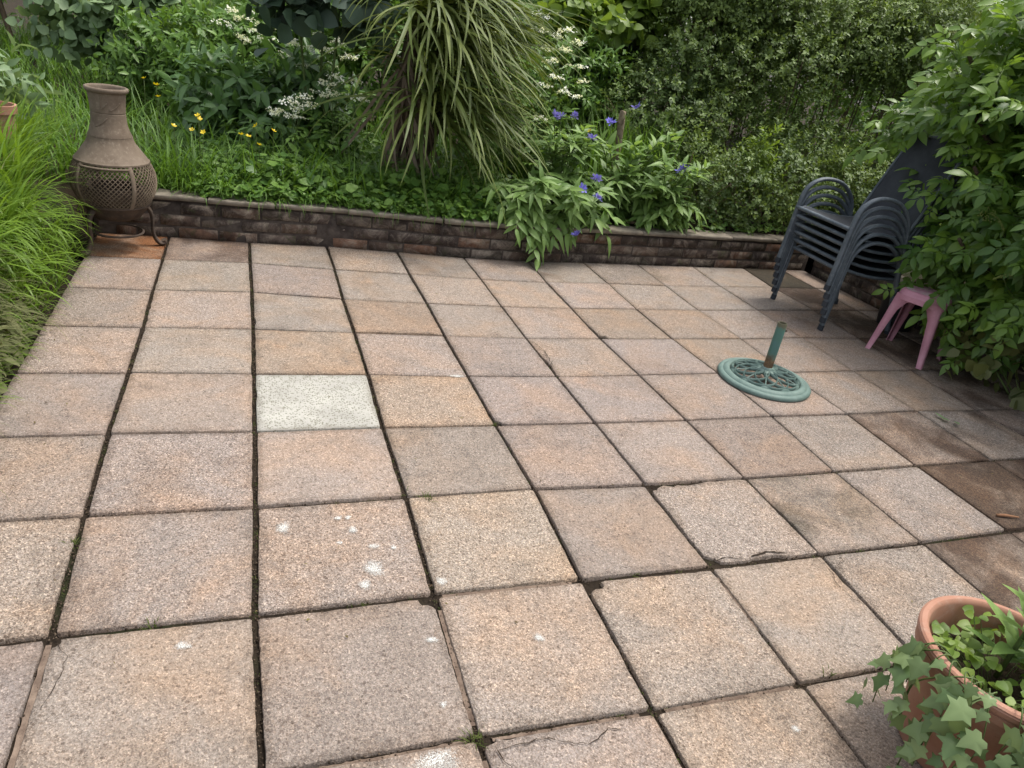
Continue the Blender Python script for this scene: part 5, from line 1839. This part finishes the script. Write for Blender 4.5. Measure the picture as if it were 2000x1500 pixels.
# flat flower heads still in bud
def bud_head(seed):
    rg = random.Random(seed)
    V, F = [], []
    for i in range(70):
        a = rg.uniform(0, 6.283); r = .055 * math.sqrt(rg.random())
        x, y, z = r * math.cos(a), r * math.sin(a), rg.uniform(0, .012) - r * .1
        s = rg.uniform(.003, .0048); n = len(V)
        V += [(x - s, y, z), (x, y - s, z), (x + s, y, z), (x, y + s, z), (x, y, z + s), (x, y, z - s)]
        F += [(n, n + 1, n + 4), (n + 1, n + 2, n + 4), (n + 2, n + 3, n + 4), (n + 3, n, n + 4), (n + 1, n, n + 5), (n + 2, n + 1, n + 5)]
    return fast_mesh('flower_head', V, [i for f in F for i in f], [3] * len(F), LM_BUD, rng.random(len(V)))
BH = [bud_head(s) for s in range(3)]
for i, (px, py, X) in enumerate([(1800, 165, 3.05), (1850, 60, 3.05), (1860, 190, 2.98), (1800, 240, 3.04), (1870, 140, 3.0), (1930, 420, 2.86), (1955, 440, 2.84), (1880, 250, 2.96), (1960, 540, 2.85)]):
    d = np.array(c_fwd) + (px - 1000) / 1407.6 * np.array(c_right) - (py - 750) / 1407.6 * np.array(c_up)
    p = CAM + d * ((X - CAM[0]) / d[0])
    o = bpy.data.objects.new('flower_head', BH[i % 3])
    o.location = tuple(p - eb); o.rotation_euler = (random.uniform(-.2, .7), random.uniform(-.6, .1), random.uniform(0, 6)); o.scale = (random.uniform(.7, 1.1),) * 3
    link(o, elder)
    MB().tube([tuple(p - eb + np.array((.16, .02, -.10))), tuple(p - eb + np.array((.05, 0, -.05))), tuple(p - eb)], .0025, 4).build('flower_stalk', M_STEM, elder)

# bramble with round leaves at the foot of the elder
simple_bush('bramble_shoot', 'trailing bramble with rounded olive leaves at the foot of the elder', (3.15, -.25, .0),
            [(2.98, -.22, .20, .14, .14, .13), (3.0, -.40, .10, .14, .14, .09), (3.0, -.02, .30, .12, .12, .1)], 24, .085, leaf_mat('bramble_leaf', (.06, .075, .022), (.14, .15, .05), .3, .5), tv=RV, tf=RF, per=4, length=.16, stem_r=.004)

# ---------------- terracotta pot with ivy, bottom right
PC = np.array((0.716, -2.066, 0.0))
pot = thing('plant_pot', tuple(PC), 'round terracotta coloured pot of ivy and herbs at the lower right corner', 'plant pot')
ZR = 0.32
autosmooth(MB().lathe([(.0, .004), (.135, .004), (.142, .012), (.168, .20), (.176, ZR - .062), (.184, ZR - .056), (.195, ZR - .050), (.197, ZR - .030), (.1945, ZR - .028), (.1945, ZR - .025), (.2005, ZR - .022), (.2025, ZR - .010), (.2000, ZR - .008), (.2000, ZR - .0055), (.2015, ZR - .004), (.197, ZR), (.186, ZR + .001), (.181, ZR - .003), (.178, ZR - .012), (.174, ZR - .07), (.165, ZR - .12)], 72).build('pot_body', M_TERRA, pot), 35)
autosmooth(MB().lathe([(.0, ZR - .085), (.10, ZR - .09), (.172, ZR - .095)], 36).build('compost', M_BED, pot), 40)


def ivy_template(seed):
    rg = random.Random(seed)
    pts = [(0, 0), (.24, -.12), (.44, .02), (.40, .20), (.68, .42), (.36, .52), (.24, .78), (.0, 1.18), (-.24, .78), (-.36, .52), (-.68, .42), (-.40, .20), (-.44, .02), (-.24, -.12)]
    V = [(0, .32, .05)] + [(x * rg.uniform(.9, 1.1), y * rg.uniform(.93, 1.07), -.10 * (x * x + (y - .3) ** 2) + rg.uniform(-.03, .03)) for x, y in pts]
    F = [(0, 1 + i, 1 + (i + 1) % len(pts)) for i in range(len(pts))]
    return np.array(V), F, np.array([.12] + [0.0] * len(pts))
IVT = [ivy_template(s) for s in range(5)]
iv = thing('ivy_plant', tuple(PC + np.array((0, 0, ZR - .08))), 'variegated ivy trailing over the front rim of the terracotta pot', 'ivy')
ib = PC + np.array((0, 0, ZR - .08))
Rr, Tt, Ss, ti = [], [], [], []
for k in range(30):
    a = random.uniform(-3.45, -1.35) if k < 26 else random.uniform(-3.1, 0.2)
    s0 = PC + np.array((.10 * math.cos(a), .10 * math.sin(a), ZR - .07)); s1 = PC + np.array((.200 * math.cos(a), .200 * math.sin(a), ZR + .02))
    a2 = a + random.uniform(-.35, .35); dn = random.uniform(.10, .31)
    s2 = PC + np.array((.235 * math.cos(a2), .235 * math.sin(a2), ZR - dn * .4)); s3 = PC + np.array((.225 * math.cos(a2), .225 * math.sin(a2), ZR - dn))
    pts = smooth_path([s0, s1, s2, s3], 5)
    MB().tube([tuple(np.array(p) - ib) for p in pts], .0018, 4).build('vine_stem', M_STEM, iv)
    for i in range(7 if k % 4 else 3, len(pts), 2):
        p = np.array(pts[i]); q = PC + np.array((0, 0, p[2]))
        outd = (p - q); outd /= np.linalg.norm(outd)
        nrm = outd * .9 + np.array((0, 0, .75)) + np.array((random.uniform(-.35, .35),) * 3)
        axd = np.array((random.uniform(-.8, .8), random.uniform(-.8, .8), -.75)) + outd * .3
        Rr.append(frames(axd[None], nrm[None])[0]); Tt.append(p + outd * random.uniform(.004, .03)); Ss.append(random.uniform(.024, .052)); ti.append(random.betavariate(1.1, 1.6))
place_leaves(iv, ib, IVT, np.array(Rr), np.array(Tt), np.array(Ss), np.array(ti), LM_IVY, 290, 'leaf', 'more_leaves')

# upright lily-like stem
lb = PC + np.array((.005, .015, ZR - .08))
lily = thing('lily_stem', tuple(lb), 'upright stem with whorls of pointed green leaves in the terracotta pot', 'lily')
LLT = [leaf_template(1.0, .30, 6, .3, .25, 'lance'), leaf_template(1.0, .27, 6, .3, .05, 'lance')]
Rr, Tt, Ss, ti = [], [], [], []
for (ox, oy, hh) in ((0, 0, .30), (.07, -.05, .26)):
    MB().tube([(ox, oy, 0), (ox + .01, oy, hh * .5), (ox + .02, oy + .01, hh)], [.006, .005, .003], 6).build('stem', M_STEM, lily, True)
    for i in range(26):
        f = .15 + .85 * i / 25
        az = i * 2.4
        e = .35 + .5 * f
        axd = np.array((math.cos(az) * math.cos(e), math.sin(az) * math.cos(e), math.sin(e)))
        Rr.append(frames(axd[None], np.array((0, 0, 1.0))[None] + axd[None] * -.3)[0]); Tt.append(lb + np.array((ox + .02 * f, oy, hh * f))); Ss.append(random.uniform(.095, .135) * (1.15 - .45 * f)); ti.append(random.uniform(.3, .9))
place_leaves(lily, lb, LLT, np.array(Rr), np.array(Tt), np.array(Ss), np.array(ti), LM_CORN, 290, 'leaf', 'more_leaves')

# small geranium herb filling the pot
hb = PC + np.array((-.06, .05, ZR - .085))
herb = thing('geranium_plant', tuple(hb), 'low lime green herb with rounded leaves inside the terracotta pot', 'herb')
nH = 170
aa = rng.uniform(0, 6.283, nH); r_ = .165 * np.sqrt(rng.random(nH))
P = np.stack([PC[0] + r_ * np.cos(aa), PC[1] + r_ * np.sin(aa), ZR - .08 + rng.uniform(.01, .085, nH)], 1)
axd = np.stack([np.cos(aa + 1.3), np.sin(aa + 1.3), rng.normal(size=nH) * .3], 1)
nrm = np.stack([rng.normal(size=nH) * .4 - .2, rng.normal(size=nH) * .4 - .2, np.ones(nH)], 1)
place_leaves(herb, hb, [leaf_template(1.0, 1.05, 5, .12, .12, 'round'), leaf_template(1.0, .95, 5, .2, .2, 'round')], frames(axd, nrm), P, rng.uniform(.016, .034, nH), rng.uniform(.0, 1, nH), LM_LIME, 170, 'leaf', 'more_leaves')
mb = MB()
for p in P[:60]:
    mb.tube([tuple((PC + (p - PC) * .5 + np.array((0, 0, 0)))[:2] - hb[:2]) + (0.0,), tuple(p - hb)], .0012, 3, False)
tag(mb.build('stems', M_STEM, herb), kind='stuff')

# ---------------- small things on the paving
def ground_leaf(px, py, label, k, seed):
    d = np.array(c_fwd) + (px - 1000) / 1407.6 * np.array(c_right) - (py - 750) / 1407.6 * np.array(c_up)
    p = CAM + d * ((.006 - CAM[2]) / d[2])
    t = thing('leaf_sprig', tuple(p), label, 'leaf')
    for i in range(k):
        v, f = leaf_template(.055, .026, 4, .35, -.2, 'lance')
        a = seed + i * 1.1
        vv = v @ rotz(a).T + np.array((.02 * i, -.012 * i, .004))
        MB().add(vv, f, .4).build('leaflet', LM_PALE, t, True)
ground_leaf(1845, 820, 'small fallen grey-green sprig lying on the paving by the elder', 3, .4)
d = np.array(c_fwd) + (1968 - 1000) / 1407.6 * np.array(c_right) - (1008 - 750) / 1407.6 * np.array(c_up)
p = CAM + d * ((.008 - CAM[2]) / d[2])
tw = MB().tube([(-.045, .012, .0), (-.01, .002, .003), (.045, -.014, .001)], [.006, .0065, .003], 6).build('stick', simple_mat('dry_stick', (.20, .10, .055), (.30, .17, .10), 30, .9, .1), None, True)
tw.location = tuple(p)
tag(tw, 'short reddish brown stick on the damp slab at the right edge', 'stick')

# moss and weeds rooted in the joints
def xy_joint():
    while True:
        if random.random() < .62:
            c = random.choice((1, 1, 2, 2, 2, 3, 3, 4, 4, 5, 6, 7)); s = random.uniform(-2.3, 1.7)
            y = s; x = float(np.interp(-y, [-YR[r] for r in range(12)], [G[(r, c)][0] for r in range(12)]))
            return (x + random.uniform(-.006, .006), y)
        r = random.choice((3, 4, 5, 6, 6, 7, 7, 8)); x = random.uniform(-1.7, 3.0)
        y = float(np.interp(x, [G[(r, c)][0] for c in range(13)], [G[(r, c)][1] for c in range(13)]))
        return (x, y + random.uniform(-.004, .004))
clumps = [xy_joint() for _ in range(260)]
def xy_cl():
    c = random.choice(clumps); return (c[0] + random.gauss(0, .006), c[1] + random.gauss(0, .01))
parts = [blades(2400, xy_cl, .014, .0022, .5, 2, .8, (0, 1), None, lambda x, y: -.013)]
for (px, py, k, L) in ((835, 975, 26, .045), (965, 828, 16, .03), (785, 962, 12, .03), (930, 1440, 22, .04), (1575, 940, 8, .03), (295, 1220, 8, .03), (1240, 1120, 10, .03), (1620, 1315, 16, .035), (140, 1060, 24, .03)):
    d = np.array(c_fwd) + (px - 1000) / 1407.6 * np.array(c_right) - (py - 750) / 1407.6 * np.array(c_up)
    q = CAM + d * ((0 - CAM[2]) / d[2])
    parts.append(blades(k, lambda: (q[0] + random.gauss(0, .010), q[1] + random.gauss(0, .007)), L, .0035, .7, 3, .9, (.2, 1), None, lambda x, y: -.010))
OV = np.array([(1, 0, 0), (-1, 0, 0), (0, 1, 0), (0, -1, 0), (0, 0, .7), (0, 0, -.7)], float)
OF = [(0, 2, 4), (2, 1, 4), (1, 3, 4), (3, 0, 4), (2, 0, 5), (1, 2, 5), (3, 1, 5), (0, 3, 5)]
nD = 9000
JP = []
while len(JP) < nD:
    if random.random() < .6:
        c = random.choice((1, 1, 1, 2, 2, 2, 3, 3, 3, 4, 4, 5, 5, 6, 7, 8)); y = random.uniform(-2.3, 1.75)
        x = float(np.interp(-y, [-YR[r] for r in range(12)], [G[(r, c)][0] for r in range(12)])); h_ = COLGAP[c]
        JP.append((x + random.uniform(-h_, h_) * 1.15, y, 0))
    else:
        r = random.choice((2, 3, 4, 5, 6, 6, 7, 7, 8, 8)); x = random.uniform(-1.7, 3.2); h_ = ROWGAP[r]
        y = float(np.interp(x, [G[(r, c)][0] for c in range(13)], [G[(r, c)][1] for c in range(13)]))
        JP.append((x, y + random.uniform(-h_, h_) * 1.15, 0))
JP = np.array(JP)
JP[:, 2] = -.0105 + rng.uniform(-.002, .006, nD)
Rd = frames(unit(nD), unit(nD))
deb = scatter(OV, OF, Rd, JP, rng.uniform(.0012, .0042, nD), rng.random(nD))
od = link(bpy.data.objects.new('joint_debris', fast_mesh('joint_debris', deb[0], deb[1], deb[2], leaf_mat('soil_crumbs', (.018, .013, .009), (.105, .078, .055), .0, .95, .1), deb[3])))
tag(od, 'soil crumbs, grit and dead bits lying in the joints between the slabs', 'debris', None, 'stuff')
V_, L_, T_, I_ = join_arrays(parts)
o = link(bpy.data.objects.new('joint_weeds', fast_mesh('joint_weeds', V_, L_, T_, leaf_mat('moss', (.030, .040, .012), (.085, .105, .028), .2, .7, .1), I_, False)))
tag(o, 'tiny weeds and moss growing in the joints between the slabs', 'weeds', None, 'stuff')

# fallen bits on the slabs
nL = 620
LX = rng.uniform(-1.72, 3.35, nL); LY = rng.uniform(-2.2, 1.74, nL)
k1 = rng.random(nL)
LY = np.where(k1 < .30, 1.74 - rng.random(nL) ** 2 * .5, LY)
LX = np.where((k1 > .30) & (k1 < .58), 3.3 - rng.random(nL) ** 1.6 * 1.3, LX)
LX = np.where((k1 > .58) & (k1 < .72), -1.72 + rng.random(nL) ** 2 * .4, LX)
LP = np.stack([LX, LY, np.full(nL, .0055)], 1)
az = rng.uniform(0, 6.283, nL)
LR = frames(np.stack([np.cos(az), np.sin(az), rng.normal(size=nL) * .08], 1), np.stack([rng.normal(size=nL) * .15, rng.normal(size=nL) * .15, np.ones(nL)], 1))
lit = scatter(DV, DF, LR, LP, rng.uniform(.004, .015, nL), rng.random(nL))
ol = link(bpy.data.objects.new('leaf_litter', fast_mesh('leaf_litter', lit[0], lit[1], lit[2], leaf_mat('litter', (.05, .032, .02), (.15, .125, .05), .1, .8, .1), lit[3])))
tag(ol, 'tiny scattered bits of fallen leaf lying on the slabs near the plants', 'leaf litter', None, 'stuff')

# broken terracotta pot edge at the far left
tp_ = ray_at(2, 222, 1.6)
tpt = thing('clay_pot', (tp_[0] - .05, tp_[1] + .1, bed_z(tp_[0], tp_[1])), 'terracotta pot half hidden in the grass at the left edge', 'plant pot')
hz = max(.12, tp_[2] - bed_z(tp_[0], tp_[1]) + .03)
autosmooth(MB().lathe([(.0, 0), (.06, 0), (.085, hz - .04), (.095, hz - .04), (.097, hz), (.085, hz), (.078, hz - .05)], 28).build('pot_body', M_TERRA, tpt), 40)
